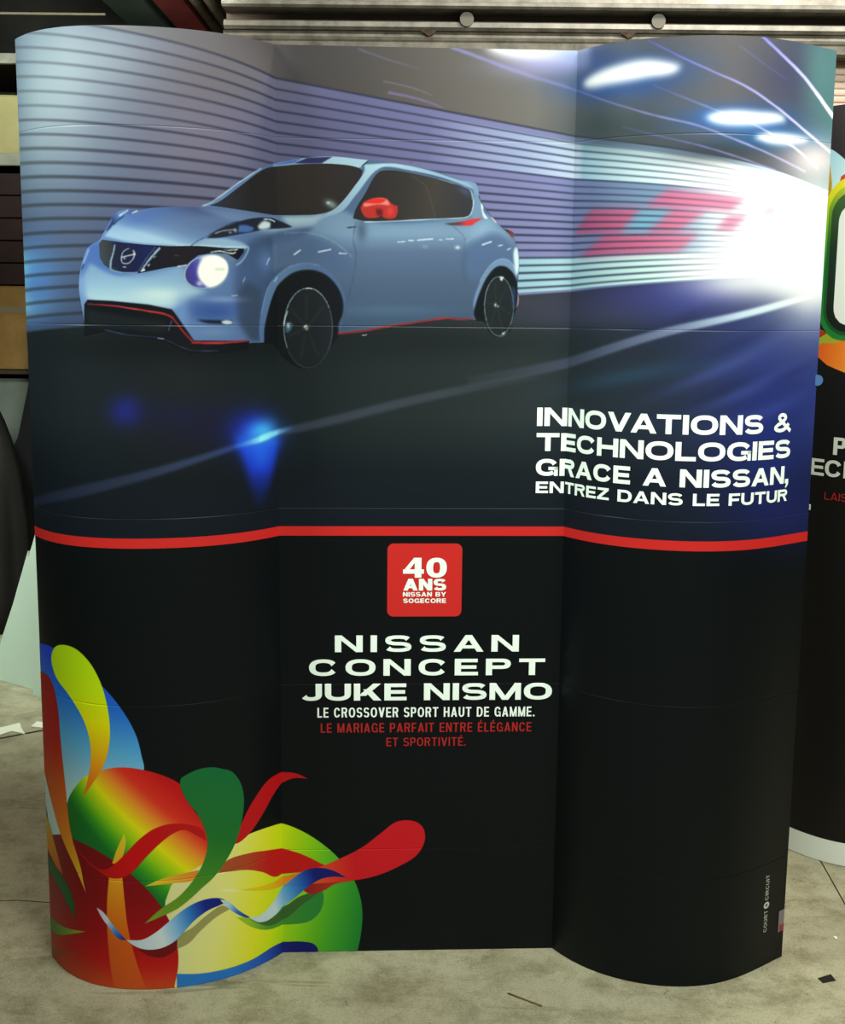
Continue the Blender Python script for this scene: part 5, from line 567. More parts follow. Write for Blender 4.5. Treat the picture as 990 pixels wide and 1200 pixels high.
F([(285,127),(324,129),(356,147),(388,173),(420,197),(452,212),(485,216),(512,210),(527,199),(518,196),(479,187),(446,167),(419,140),(397,119),(365,105),(334,103),(307,111)],(292,120,542,195,[(0,(198,214,222)),(0.3,(214,227,231)),(0.45,(131,185,227)),(0.6,(48,120,196)),(0.75,(24,39,137)),(1,(22,28,105))]),n='blue_ribbon')
F([(509,209),(533,196),(558,167),(594,135),(575,143),(545,166),(523,189)],(511,208,593,135,[(0,(214,225,225)),(0.3,(164,203,229)),(0.6,(39,105,196)),(1,(33,44,98))]))
F([(586,139),(623,132),(657,145),(692,170),(724,197),(761,222),(797,227),(833,217),(860,200),(833,203),(797,197),(760,172),(730,146),(690,119),(646,109),(616,116)],(593,130,845,222,[(0,(196,218,222)),(0.28,(207,225,227)),(0.48,(83,159,218)),(0.62,(39,98,192)),(0.76,(24,31,122)),(1,(26,28,105))]),n='blue_ribbon')
F([(402,36),(448,29),(492,25),(481,26),(530,24),(598,25),(662,32),(702,29),(747,29),(778,22),(789,8),(788,-9),(704,-10),(675,-28),(598,-7),(530,-11),(468,-14),(402,-20)],(417,14,730,14,[(0,(44,122,201)),(0.4,(44,120,203)),(0.72,(37,83,179)),(0.9,(26,39,126)),(1,(22,28,109))]),n='blue_band')

CV = CV2 = Canvas(700, 2200)
# second print
F([(-100,-100),(800,-100),(800,2300),(-100,2300)],(0,1900,0,2200,[(0,(14,14,14)),(0.5,(40,36,36)),(1,(62,56,58))]),c=0)  # black ground; the paler top is warm light painted into the colour
F([(-20,2075),(20,2064),(67,2032),(120,1980),(200,1900),(100,1600),(-20,1600)],(0,2060,120,1950,[(0,(160,205,220)),(1,(215,235,235))]))
F([(-20,2030),(20,2020),(30,1970),(12,1500),(-20,1500)],(0,2020,0,1550,[(0,(220,150,30)),(0.5,(60,130,40)),(1,(40,120,40))]),c=0)
F([(58,1988),(80,1998),(300,2010),(300,1940),(50,1950)],(190,70,30),c=0)
F([(-20,1585),(40,1560),(300,1570),(300,1440),(107,1449),(50,1468),(-20,1515)],(0,1520,160,1450,[(0,(214,84,24)),(0.5,(226,120,30)),(1,(230,160,50))]),c=0)
F([(-20,1575),(20,1555),(100,1560),(80,1530),(30,1530),(-20,1500)],(150,160,40),c=0)
F([(-20,1585),(30,1562),(50,1560),(0,1535),(-20,1530)],(150,50,24),c=0)
F([(688,1900),(686,1917),(682,1933),(674,1947),(663,1960),(650,1971),(636,1979),(620,1983),(603,1985),(97,1985),(80,1983),(64,1979),(50,1971),(37,1960),(26,1947),(18,1933),(14,1917),(12,1900),(12,1623),(14,1606),(18,1590),(26,1576),(37,1563),(50,1552),(64,1544),(80,1540),(97,1538),(603,1538),(620,1540),(636,1544),(650,1552),(663,1563),(674,1576),(682,1590),(686,1606),(688,1623)],(0,1985,0,1550,[(0,(226,214,40)),(0.12,(214,208,30)),(0.3,(120,180,30)),(0.55,(30,120,40)),(1,(26,116,44))]),c=0,n='frame')
F([(674,1890),(673,1905),(668,1919),(661,1932),(652,1943),(641,1952),(628,1959),(614,1964),(599,1965),(101,1965),(86,1964),(72,1959),(59,1952),(48,1943),(39,1932),(32,1919),(27,1905),(26,1890),(26,1627),(27,1612),(32,1598),(39,1585),(48,1574),(59,1565),(72,1558),(86,1553),(101,1552),(599,1552),(614,1553),(628,1558),(641,1565),(652,1574),(661,1585),(668,1598),(673,1612),(674,1627)],(0,1965,0,1550,[(0,(190,190,40)),(0.15,(110,150,30)),(0.4,(24,90,34)),(1,(16,74,30))]),c=0)
F([(664,1880),(663,1893),(659,1905),(653,1916),(645,1926),(635,1934),(624,1940),(612,1944),(599,1945),(101,1945),(88,1944),(76,1940),(65,1934),(55,1926),(47,1916),(41,1905),(37,1893),(36,1880),(36,1627),(37,1614),(41,1602),(47,1591),(55,1581),(65,1573),(76,1567),(88,1563),(101,1562),(599,1562),(612,1563),(624,1567),(635,1573),(645,1581),(653,1591),(659,1602),(663,1614),(664,1627)],(0,1945,0,1560,[(0,(60,96,40)),(0.4,(16,44,24)),(1,(12,20,14))]),c=0)
F([(640,1865),(639,1875),(636,1884),(632,1893),(625,1900),(618,1907),(609,1911),(600,1914),(590,1915),(110,1915),(100,1914),(91,1911),(82,1907),(75,1900),(68,1893),(64,1884),(61,1875),(60,1865),(60,1630),(61,1620),(64,1611),(68,1602),(75,1595),(82,1588),(91,1584),(100,1581),(110,1580),(590,1580),(600,1581),(609,1584),(618,1588),(625,1595),(632,1602),(636,1611),(639,1620),(640,1630)],(222,226,214),c=0,n='plate')
F([(130,1680),(130,1684),(128,1688),(127,1691),(124,1694),(121,1697),(118,1698),(114,1700),(110,1700),(118,1700),(114,1700),(110,1698),(107,1697),(104,1694),(101,1691),(100,1688),(98,1684),(98,1680),(98,1640),(98,1636),(100,1632),(101,1629),(104,1626),(107,1623),(110,1622),(114,1620),(118,1620),(110,1620),(114,1620),(118,1622),(121,1623),(124,1626),(127,1629),(128,1632),(130,1636),(130,1640)],(170,70,110),b=1,c=0)
# ------------------------------------------------------------------ lettering: wide grotesque capitals drawn as pen strokes
REL = dict(A=1.08, B=.98, C=1.04, D=1.02, E=.86, F=.82, G=1.08, H=1.0, J=.82, K=1.06, L=.80, M=1.22, N=1.0, O=1.10, P=.94, R=1.0, S=.96, T=.96, U=1.0, V=1.06, Y=1.06, Z=.94)
REL.update({'&': 1.12, '4': 1.04, '0': 1.02, 'É': .86})
def pen(path, v, h, closed=False):
    """polygons of a stroke: the pen is v wide on upright runs and h thick on level runs"""
    p = np.array(path, float); n = len(p)
    d = (np.roll(p, -1, 0) - np.roll(p, 1, 0)) if closed else np.gradient(p, axis=0)
    d /= np.linalg.norm(d, axis=1)[:, None] + 1e-9; nr = np.stack([-d[:, 1], d[:, 0]], 1)
    t = np.sqrt((v * nr[:, 0]) ** 2 + (h * nr[:, 1]) ** 2) / 2
    a, b = p + nr * t[:, None], p - nr * t[:, None]
    return [[a[i], a[(i + 1) % n], b[(i + 1) % n], b[i]] for i in range(n if closed else n - 1)]
def arc(cx, cy, rx, ry, a0, a1, n=18, e=2.35):
    out = []
    for a in np.radians(np.linspace(a0, a1, n)):
        c, s = math.cos(a), math.sin(a)
        out.append((cx + rx * math.copysign(abs(c) ** (2 / e), c), cy + ry * math.copysign(abs(s) ** (2 / e), s)))
    return out
def glyph(ch, w, v, h):
    """list of polygons in a box w wide and 1 high"""
    R = lambda x0, y0, x1, y1: [(x0, y0), (x1, y0), (x1, y1), (x0, y1)]
    D = lambda xa, ya, xb, yb, t: [(xa, ya), (xa + t, ya), (xb + t, yb), (xb, yb)]
    rx, ry = (w - v) / 2, (1 - h) / 2
    if ch == 'I': return [R(0, 0, v, 1)]
    if ch in 'EÉ': 
        g = [R(0, 0, v, 1), R(v, 0, w, h), R(v, .5 - h / 2, w * .93, .5 + h / 2), R(v, 1 - h, w * .98, 1)]
        return g + ([D(w * .34, 1.06, w * .50, 1.26, v)] if ch == 'É' else [])
    if ch == 'F': return [R(0, 0, v, 1), R(v, .47 - h / 2, w * .92, .47 + h / 2), R(v, 1 - h, w, 1)]
    if ch == 'L': return [R(0, 0, v, 1), R(v, 0, w, h)]
    if ch == 'T': return [R((w - v) / 2, 0, (w + v) / 2, 1 - h), R(0, 1 - h, w, 1)]
    if ch == 'H': return [R(0, 0, v, 1), R(w - v, 0, w, 1), R(v, .51 - h / 2, w - v, .51 + h / 2)]
    if ch == 'N': t = v * 1.06; return [R(0, 0, v, 1), R(w - v, 0, w, 1), D(w - t, 0, 0, 1, t)]
    if ch == 'M': t = v * .98; return [R(0, 0, v * .9, 1), R(w - v * .9, 0, w, 1), D(w / 2 - t / 2, 0, 0, 1, t), D(w / 2 - t / 2, 0, w - t, 1, t)]
    if ch == 'A': t = v * 1.04; return [D(0, 0, w / 2 - t / 2, 1, t), D(w - t, 0, w / 2 - t / 2, 1, t), R(w * .22, .20, w * .78, .20 + h * .9)]
    if ch == 'V': t = v * 1.1; return [D(w / 2 - t / 2, 0, 0, 1, t), D(w / 2 - t / 2, 0, w - t, 1, t)]
    if ch == 'Y': t = v * 1.08; return [R((w - v) / 2, 0, (w + v) / 2, .44), D(w / 2 - t / 2, .38, 0, 1, t), D(w / 2 - t / 2, .38, w - t, 1, t)]
    if ch == 'Z': t = v * 1.35; return [R(0, 0, w, h), R(w * .03, 1 - h, w * .98, 1), D(0, h * .9, w * .98 - t, 1 - h * .9, t)]
    if ch == 'K': t = v * 1.22; return [R(0, 0, v, 1), D(v * .7, .28, w - t * 1.05, 1, t), D(w - t, 0, w * .33, .66, t)]
    if ch in 'O0': return pen(arc(w / 2, .5, rx, ry, 0, 348, 30), v, h, True)
    if ch == 'C': return pen(arc(w / 2, .5, rx, ry, 25, 335, 26), v, h)
    if ch == 'G': return pen(arc(w / 2, .5, rx, ry, 26, 316, 24), v, h) + [R(w - v * .74, 0, w, .53), R(w * .57, .53 - h * .85, w, .53)]
    if ch == 'D': return [R(0, 0, v, 1)] + pen([(v * .9, h / 2)] + arc(w * .45, .5, w * .55 - v / 2, ry, -90, 90, 18) + [(v * .9, 1 - h / 2)], v, h)
    if ch == 'U': return pen([(v / 2, 1), (v / 2, .62)] + arc(w / 2, .42, rx, .42 - h / 2, 180, 360, 18) + [(w - v / 2, .62), (w - v / 2, 1)], v, h)
    if ch == 'J': return pen(arc(w / 2, .38, rx, .38 - h / 2, 204, 360, 16) + [(w - v / 2, .6), (w - v / 2, 1)], v, h)
    if ch == 'S':
        up = arc(w / 2, .5 + ry / 2, rx * .97, ry / 2, 14, 256, 18, 2.5); dn = arc(w / 2, .5 - ry / 2, rx, ry / 2, 76, -166, 18, 2.5)
        return pen(up + dn, v, h * .96)
    if ch in 'PR':
        b = .40 if ch == 'P' else .46
        g = [R(0, 0, v, 1)] + pen([(v * .9, b + h / 2 - .02)] + arc(w * .62, (b - .02 + 1) / 2, w * .36 - v / 2, (1 - b + .02 - h) / 2, -90, 90, 14) + [(v * .9, 1 - h / 2)], v, h)
        return g + ([D(w - v * 1.12, 0, w * .46, b + .06, v * 1.05)] if ch == 'R' else [])
    if ch == 'B':
        return [R(0, 0, v, 1)] + pen([(v * .9, .5)] + arc(w * .60, .75 - h / 4, w * .36 - v / 2, .25 - h / 4, -90, 90, 12) + [(v * .9, 1 - h / 2)], v, h) + pen([(v * .9, h / 2)] + arc(w * .62, .25 + h / 4, w * .38 - v / 2, .25 - h / 4, -90, 90, 12) + [(v * .9, .5)], v, h)
    if ch == '4': t = v * 1.0; return [R(w * .56, 0, w * .56 + v, 1), R(0, .20, w, .20 + h), [(0, .20 + h * .6), (w * .52, 1), (w * .60, 1), (w * .60, .80), (v * .78, .20 + h * .6)]]
    if ch == '&':
        return pen([(w * .97, .06), (w * .62, .40), (w * .34, .68)] + arc(w * .47, .78, w * .18, .15, 190, -40, 12, 2) + [(w * .46, .53), (w * .24, .42)] + arc(w * .37, .25, w * .27, .25 - h / 2, 150, 330, 12, 2) + [(w * .76, .30), (w * .84, .46)], v * .72, h * .85)
    if ch == ',': return [R(0, 0, v, h * 1.1), [(v * .45, 0), (v, 0), (v, -.06), (v * .45, -.24), (v * .1, -.24)]]
    if ch == '.': return [R(0, 0, v, h * 1.1)]
    return []
def letters(lines):
    """lines: (text, x0, x1, baseline, cap top, upright stem, level bar, gap[, quarter turn]) in mm; stem, bar and gap as parts of the cap height"""
    bm = bmesh.new()
    for ln in lines:
        txt, x0, x1, y0, y1, v, h, gap = ln[:8]; rot = len(ln) > 8; H = y1 - y0; X = (x1 - x0) / H
        if rot: H = x1 - x0; X = (y1 - y0) / H
        kern = lambda a, b: -.11 if a + b in ('VA', 'AT', 'AV', 'LT', 'TA') else 0
        fixed = sum(v for c in txt if c in 'I,.') + gap * (len(txt) - 1) + sum(kern(a, b) for a, b in zip(txt, txt[1:])); space = .44
        rel = sum(REL.get(c, 0) for c in txt) + space * txt.count(' ')
        W = (X - fixed) / rel if rel else 1; x = 0.0
        for i, c in enumerate(txt):
            w = v if c in 'I,.' else (space if c == ' ' else REL[c]) * W
            G0 = glyph(c, w, v, h)
            for k, poly in enumerate(G0):
                q = []; lift = .00004 * min(k, 5)   # overlapping strokes lie on each other
                for a, b in poly:
                    if rot: q.append(bm.verts.new(((x1 - H * b) / 1000, (y0 + H * (x + a)) / 1000, lift)))
                    else: q.append(bm.verts.new(((x0 + H * (x + a)) / 1000, (y0 + H * b) / 1000, lift)))
                try: bm.faces.new(q)
                except ValueError: pass
            x += w + gap + (kern(c, txt[i + 1]) if i + 1 < len(txt) else 0)
    return bm

# lettering: (text, x0, x1, baseline, cap top, stem, bar, gap) in print millimetres
HEADLINE = [('INNOVATIONS &', 1315, 1989, 1342, 1386, 0.3, 0.225, 0.1), ('TECHNOLOGIES', 1315, 1991, 1282, 1325, 0.3, 0.225, 0.1), ('GRACE A NISSAN,', 1315, 1990, 1222, 1263, 0.3, 0.225, 0.1), ('ENTREZ DANS LE FUTUR', 1316, 1989, 1180, 1208, 0.29, 0.21, 0.13)]
BADGE = (960, 1141, 875, 1056)
BADGE_TEXT = [('40', 998, 1104, 972, 1021, 0.33, 0.215, 0.12), ('ANS', 999, 1103, 940, 969, 0.36, 0.21, 0.1), ('NISSAN BY', 998, 1103, 925, 936, 0.3, 0.2, 0.16), ('SOGECORE', 999, 1103, 909, 920, 0.3, 0.2, 0.16)]
TITLE = [('NISSAN', 833, 1284, 786, 828, 0.37, 0.21, 0.46), ('CONCEPT', 770, 1350, 726, 768, 0.37, 0.21, 0.46), ('JUKE NISMO', 749, 1369, 663, 706, 0.36, 0.21, 0.17)]
SUB_WHITE = [('LE CROSSOVER SPORT HAUT DE GAMME.', 790, 1327, 620, 645, 0.16, 0.14, 0.15)]
SUB_RED = [('LE MARIAGE PARFAIT ENTRE ÉLÉGANCE', 798, 1320, 581, 605, 0.15, 0.13, 0.16), ('ET SPORTIVITÉ.', 960, 1157, 545, 567, 0.15, 0.13, 0.16)]
CREDIT = [('COURT', 1995, 2008, 92, 149, 0.14, 0.12, 0.2, 1), ('CIRCUIT', 1995, 2008, 177, 243, 0.14, 0.12, 0.2, 1)]
CREDIT_DOT = [[(2006.0, 163.0), (2005.8, 164.0), (2005.2, 164.9), (2004.4, 165.6), (2003.2, 166.0), (2002.0, 166.2), (2000.8, 166.0), (1999.6, 165.6), (1998.8, 164.9), (1998.2, 164.0), (1998.0, 163.0), (1998.2, 162.0), (1998.8, 161.1), (1999.6, 160.4), (2000.8, 160.0), (2002.0, 159.8), (2003.2, 160.0), (2004.4, 160.4), (2005.2, 161.1), (2005.8, 162.0), (2013.0, 163.0), (2012.5, 165.7), (2010.9, 168.2), (2008.5, 170.1), (2005.4, 171.4), (2002.0, 171.8), (1998.6, 171.4), (1995.5, 170.1), (1993.1, 168.2), (1991.5, 165.7), (1991.0, 163.0), (1991.5, 160.3), (1993.1, 157.8), (1995.5, 155.9), (1998.6, 154.6), (2002.0, 154.2), (2005.4, 154.6), (2008.5, 155.9), (2010.9, 157.8), (2012.5, 160.3)]]
PLAN = np.array([(-0.9201, 2.9284), (-0.9197, 2.9278), (-0.9185, 2.9259), (-0.9165, 2.9227), (-0.9138, 2.9185), (-0.9103, 2.9131), (-0.906, 2.9068), (-0.9009, 2.8996), (-0.8951, 2.8917), (-0.8886, 2.8833), (-0.8814, 2.8745), (-0.8735, 2.8654), (-0.865, 2.8562), (-0.8558, 2.847), (-0.846, 2.838), (-0.8356, 2.8294), (-0.8246, 2.8211), (-0.8131, 2.8134), (-0.8011, 2.8063), (-0.7887, 2.7998), (-0.7758, 2.7939), (-0.7625, 2.7889), (-0.7489, 2.7845), (-0.735, 2.7809), (-0.7207, 2.778), (-0.7062, 2.7759), (-0.6915, 2.7744), (-0.6767, 2.7737), (-0.6617, 2.7735), (-0.6466, 2.774), (-0.6315, 2.7751), (-0.6164, 2.7768), (-0.6014, 2.7791), (-0.5864, 2.7819), (-0.5716, 2.7853), (-0.5569, 2.7893), (-0.5424, 2.7938), (-0.5281, 2.7989), (-0.5142, 2.8046), (-0.5005, 2.8108), (-0.4873, 2.8175), (-0.4744, 2.8247), (-0.4619, 2.8325), (-0.45, 2.8406), (-0.4385, 2.8491), (-0.4275, 2.858), (-0.4171, 2.8671), (-0.4073, 2.8763), (-0.3981, 2.8855), (-0.3896, 2.8946), (-0.3817, 2.9036), (-0.3744, 2.9122), (-0.3679, 2.9203), (-0.3622, 2.9278), (-0.3571, 2.9346), (-0.3528, 2.9406), (-0.3493, 2.9457), (-0.3466, 2.9497), (-0.3446, 2.9526), (-0.3434, 2.9544), (-0.343, 2.955), (-0.2573, 2.9594), (-0.1715, 2.9638), (-0.0857, 2.9681), (0.0, 2.9725), (0.0857, 2.9769), (0.1715, 2.9813), (0.2573, 2.9856), (0.343, 2.99), (0.3434, 2.9893), (0.3446, 2.9873), (0.3466, 2.984), (0.3493, 2.9794), (0.3529, 2.9737), (0.3572, 2.967), (0.3623, 2.9595), (0.3681, 2.9512), (0.3747, 2.9424), (0.3819, 2.9331), (0.3899, 2.9236), (0.3985, 2.914), (0.4077, 2.9044), (0.4176, 2.8949), (0.4281, 2.8857), (0.4391, 2.8767), (0.4507, 2.8682), (0.4627, 2.8602), (0.4753, 2.8526), (0.4882, 2.8456), (0.5016, 2.8392), (0.5153, 2.8333), (0.5294, 2.828), (0.5437, 2.8234), (0.5583, 2.8194), (0.5731, 2.8161), (0.588, 2.8135), (0.6031, 2.8116), (0.6182, 2.8105), (0.6334, 2.8103), (0.6486, 2.8108), (0.6638, 2.8122), (0.6789, 2.8145), (0.6938, 2.8176), (0.7086, 2.8216), (0.7232, 2.8263), (0.7375, 2.8318), (0.7516, 2.8381), (0.7653, 2.8449), (0.7787, 2.8523), (0.7916, 2.86), (0.8042, 2.8681), (0.8162, 2.8763), (0.8278, 2.8846), (0.8388, 2.8928), (0.8493, 2.9008), (0.8592, 2.9086), (0.8684, 2.9159), (0.877, 2.9228), (0.885, 2.9292), (0.8922, 2.935), (0.8988, 2.9402), (0.9046, 2.9447), (0.9097, 2.9487), (0.914, 2.952), (0.9175, 2.9546), (0.9203, 2.9567), (0.9223, 2.9582), (0.9235, 2.959), (0.9239, 2.9593)])
N1, N2 = 60, 68
PLAN2 = np.array([(1.115, 3.619), (1.1154, 3.6184), (1.1166, 3.6165), (1.1186, 3.6133), (1.1213, 3.6091), (1.1248, 3.6037), (1.1291, 3.5974), (1.1342, 3.5902), (1.1399, 3.5823), (1.1464, 3.5739), (1.1537, 3.5651), (1.1616, 3.556), (1.1701, 3.5468), (1.1793, 3.5376), (1.1891, 3.5286), (1.1995, 3.52), (1.2105, 3.5117), (1.222, 3.504), (1.2339, 3.4968), (1.2464, 3.4904), (1.2593, 3.4845), (1.2725, 3.4795), (1.2862, 3.4751), (1.3001, 3.4715), (1.3144, 3.4686), (1.3289, 3.4665), (1.3436, 3.465), (1.3584, 3.4642), (1.3734, 3.4641), (1.3884, 3.4646), (1.4035, 3.4657), (1.4186, 3.4674), (1.4337, 3.4697), (1.4487, 3.4725), (1.4635, 3.4759), (1.4782, 3.4799), (1.4927, 3.4844), (1.507, 3.4895), (1.5209, 3.4952), (1.5345, 3.5014), (1.5478, 3.5081), (1.5607, 3.5153), (1.5731, 3.5231), (1.5851, 3.5312), (1.5966, 3.5397), (1.6076, 3.5486), (1.618, 3.5577), (1.6278, 3.5669), (1.637, 3.5761), (1.6455, 3.5852), (1.6534, 3.5942), (1.6606, 3.6028), (1.6671, 3.6109), (1.6729, 3.6184), (1.678, 3.6252), (1.6823, 3.6312), (1.6858, 3.6363), (1.6885, 3.6403), (1.6905, 3.6432), (1.6917, 3.645), (1.6921, 3.6456)])
# ------------------------------------------------------------------ curved panels
DENT, HALF = 0.0007, 0.0020
class Sheet:
    """a curved upright sheet: plan polyline, bottom, top, creases (dents where the sheet was folded over the cross bars)"""
    def __init__(s, plan, z0, z1, creases, W, Hh, seams=()):
        s.p = np.array(plan, float); s.S = np.concatenate([[0], np.cumsum(np.hypot(*np.diff(s.p, axis=0).T))])
        s.z0, s.z1, s.cr, s.W, s.Hh = z0, z1, creases, W, Hh
        t = np.diff(s.p, axis=0); t /= np.linalg.norm(t, axis=1)[:, None]
        s.nrm = np.stack([t[:, 1], -t[:, 0]], 1)
        s.ends = [s.S[0]] + [s.S[i] for i in seams] + [s.S[-1]]; ix = [0] + list(seams) + [len(s.p) - 1]; s.vn = []
        for a, b in zip(ix, ix[1:]):
            q = s.nrm[a:b]; s.vn.append((s.S[a:b + 1], np.concatenate([q[:1], (q[:-1] + q[1:]) / 2, q[-1:]])))
    def normal(s, u, z, uc, zc):
        """smooth along the sheet inside a panel, sharp at the seams and creases"""
        k = next((i for i in range(len(s.vn)) if uc <= s.ends[i + 1]), len(s.vn) - 1); a, b = s.vn[k]
        n = Vector((np.interp(u, a, b[:, 0]), np.interp(u, a, b[:, 1]), 0))
        for c in s.cr:
            if abs(zc - c) < HALF: n.z = -(DENT / HALF) * (1 if zc > c else -1)
        return n.normalized()
    def set_normals(s, me, flat):
        """flat = loop (u, z) list with the face centre"""
        me.normals_split_custom_set([s.normal(*f) if f else (0, 0, 0) for f in flat])
    def at(s, u, z, off):
        i = int(min(max(np.searchsorted(s.S, u, side='right') - 1, 0), len(s.p) - 2)); f = (u - s.S[i]) / (s.S[i + 1] - s.S[i])
        q = s.p[i] * (1 - f) + s.p[i + 1] * f
        # blend normals inside a smooth panel
        n = s.nrm[i]; j = i + 1 if f > .5 else i - 1
        if 0 <= j < len(s.nrm) and s.nrm[i] @ s.nrm[j] > .9: w = abs(f - .5); n = n * (1 - w) + s.nrm[j] * w
        d = 0.0; e = min(1.0, min(abs(u - v) for v in s.ends) / .012)
        for c in s.cr: d += DENT * e * max(0, 1 - abs(z - c) / HALF)
        n = n * (off - d)
        return (q[0] + n[0], q[1] + n[1], z)
    def rows(s):
        r = [s.z0, s.z1] + list(np.arange(s.z0 + .15, s.z1 - .05, .15))
        for c in s.cr: r = [v for v in r if abs(v - c) > .02] + [c - HALF, c, c + HALF]
        return sorted(r)
    def panel(s, name, i0, i1, front, back, parent, depth=0.004):
        rows = s.rows(); bm = bmesh.new(); uv = bm.loops.layers.uv.new('print')
        us = s.S[i0:i1 + 1]; eps = 1e-7
        cl = [min(max(u, us[0] + eps), us[-1] - eps) for u in us]
        A = [[bm.verts.new(s.at(u, z, 0)) for u in cl] for z in rows]; B = [[bm.verts.new(s.at(u, z, -depth)) for u in cl] for z in rows]
        nr, nc = len(rows), len(cl); rec = []
        def face(v, uvs, mi, sm=True):
            f = bm.faces.new(v); f.material_index = mi; f.smooth = sm
            uc = sum(w[0] for w in uvs) / 4; zc = sum(w[1] for w in uvs) / 4
            for l, w in zip(f.loops, uvs): l[uv].uv = (w[0] / s.W, w[1] / s.Hh); rec.append((w[0], w[1], uc, zc) if mi == 0 else None)
        for r in range(nr - 1):
            for c in range(nc - 1):
                w = [(us[c], rows[r]), (us[c + 1], rows[r]), (us[c + 1], rows[r + 1]), (us[c], rows[r + 1])]
                face((A[r][c], A[r][c + 1], A[r + 1][c + 1], A[r + 1][c]), w, 0)
                face((B[r][c], B[r + 1][c], B[r + 1][c + 1], B[r][c + 1]), w, 1)
            for c, k in ((0, 1), (nc - 1, -1)):
                v = (A[r][c], A[r + 1][c], B[r + 1][c], B[r][c]); face(v if k > 0 else v[::-1], [(0, 0)] * 4, 1, False)
        for c in range(nc - 1):
            face((A[0][c], B[0][c], B[0][c + 1], A[0][c + 1]), [(0, 0)] * 4, 1, False); face((A[-1][c], A[-1][c + 1], B[-1][c + 1], B[-1][c]), [(0, 0)] * 4, 1, False)
        me = bpy.data.meshes.new(name); bm.to_mesh(me); bm.free(); s.set_normals(me, rec)
        me.materials.append(front); me.materials.append(back)
        return link(name, me, None, parent)
    def wrap(s, name, flat, mat, parent, off):
        """a flat bmesh drawn in metres (x along the sheet, y up) laid onto the curved sheet"""
        bm = flat
        xs = [v.co.x for v in bm.verts]; ys = [v.co.y for v in bm.verts]
        cuts = [((u, 0, 0), (1, 0, 0)) for u in s.S if min(xs) < u < max(xs)]
        for c in s.cr:
            cuts += [((0, z, 0), (0, 1, 0)) for z in (c - HALF, c, c + HALF) if min(ys) < z < max(ys)]
        for lo, hi, o, d in ((s.S[0] + 1e-4, None, 0, 1), (s.S[-1] - 1e-4, None, 0, -1), (s.z0 + 1e-4, None, 1, 1), (s.z1 - 1e-4, None, 1, -1)):
            no = [0, 0, 0]; no[o] = -d; co = [0, 0, 0]; co[o] = lo
            bmesh.ops.bisect_plane(bm, geom=bm.verts[:] + bm.edges[:] + bm.faces[:], plane_co=co, plane_no=no, clear_outer=True)
        for co, no in cuts:
            bmesh.ops.bisect_plane(bm, geom=bm.verts[:] + bm.edges[:] + bm.faces[:], plane_co=co, plane_no=no)
        bmesh.ops.triangulate(bm, faces=[f for f in bm.faces if len(f.verts) > 4])
        uv = bm.loops.layers.uv.new('print'); rec = []
        for f in bm.faces:
            f.normal_update()
            if f.normal.z < 0: f.normal_flip()
            f.smooth = True; ce = f.calc_center_median()
            for l in f.loops: l[uv].uv = (l.vert.co.x / s.W, l.vert.co.y / s.Hh); rec.append((l.vert.co.x, l.vert.co.y, ce.x, ce.y))
        for v in bm.verts: v.co = s.at(v.co.x, v.co.y, off + v.co.z)
        me = bpy.data.meshes.new(name); bm.to_mesh(me); bm.free(); s.set_normals(me, rec)
        return link(name, me, mat, parent)
    def piece(s, name, poly_mm, mat, parent, off):
        bm = bmesh.new(); vs = [bm.verts.new((x / 1000, y / 1000, 0)) for x, y in poly_mm]
        es = [bm.edges.new((vs[i], vs[(i + 1) % len(vs)])) for i in range(len(vs))]
        bmesh.ops.triangle_fill(bm, use_beauty=True, edges=es)
        return s.wrap(name, bm, mat, parent, off)
# ------------------------------------------------------------------ the display wall in front
print_mat = canvas_material('laminated_print', CV1, 0.78, 0.40, 0.16)
back_mat = material('panel_back', '9b9b96', 0.6, 0.3, noise=(8, '8b8b86'))
wall = tag(empty('display_wall', (0, 0, 0)), 'tall curved pop-up display wall with printed blue car standing on the concrete floor', 'display wall')
CREASES = (1.997, 1.574, 1.143, 0.705, 0.275)
sh = Sheet(PLAN, 0.001, 2.2, CREASES, 2.08, 2.2, (N1, N2))
I1, I2, I3 = N1, N2, len(PLAN) - 1
for nm, a, b in (('curved_panel', 0, I1), ('flat_panel', I1, I2), ('curved_panel', I2, I3)): sh.panel(nm, a, b, print_mat, back_mat, wall)
# printed pictures: the same print, cut out along their outlines
O = CV1.outl
car = sh.piece('car_picture', O['car_body'], print_mat, wall, 0.0003); car['label'] = 'printed pale blue car'
for k, (nm, key) in enumerate((('windscreen', 'windscreen'), ('side_window', 'side_window'), ('mirror', 'mirror'), ('grille', 'grille'), ('headlight', 'headlight'), ('upper_lamp', 'pod_lamp'), ('bumper_intake', 'bumper_intake'), ('wheel', 'front_wheel'), ('wheel', 'rear_wheel'))):
    sh.piece(nm, O[key], print_mat, car, 0.0005 + 0.0001 * (k % 3))
motif = sh.piece('swirl_motif', O['green_disc'], print_mat, wall, 0.0003); motif['label'] = 'printed motif of bright curling leaves and ribbons'
for k, (nm, key) in enumerate((('blue_arch', 'blue_arch'), ('striped_disc', 'rainbow_disc'), ('yellow_drop', 'yellow_drop'), ('red_curl', 'red_curl'), ('red_band', 'red_band'), ('red_drop', 'red_drop'), ('red_dome', 'red_dome'), ('orange_spike', 'orange_spike'), ('red_leaf', 'red_leaf'), ('red_ribbon', 'red_ribbon'), ('green_drop', 'green_teardrop'), ('small_leaf', 'yellow_leaf'), ('small_leaf', 'dark_leaf'), ('small_leaf', 'green_leaf'), ('blue_ribbon', 'blue_ribbon'), ('blue_band', 'blue_band'))):
    sh.piece(nm, O[key], print_mat, motif, 0.0004 + 0.00006 * k)
white_ink = material('white_lettering', 'e4f0e6', 0.45, 0.35)
red_ink = material('red_lettering', 'a01c1c', 0.45, 0.35)
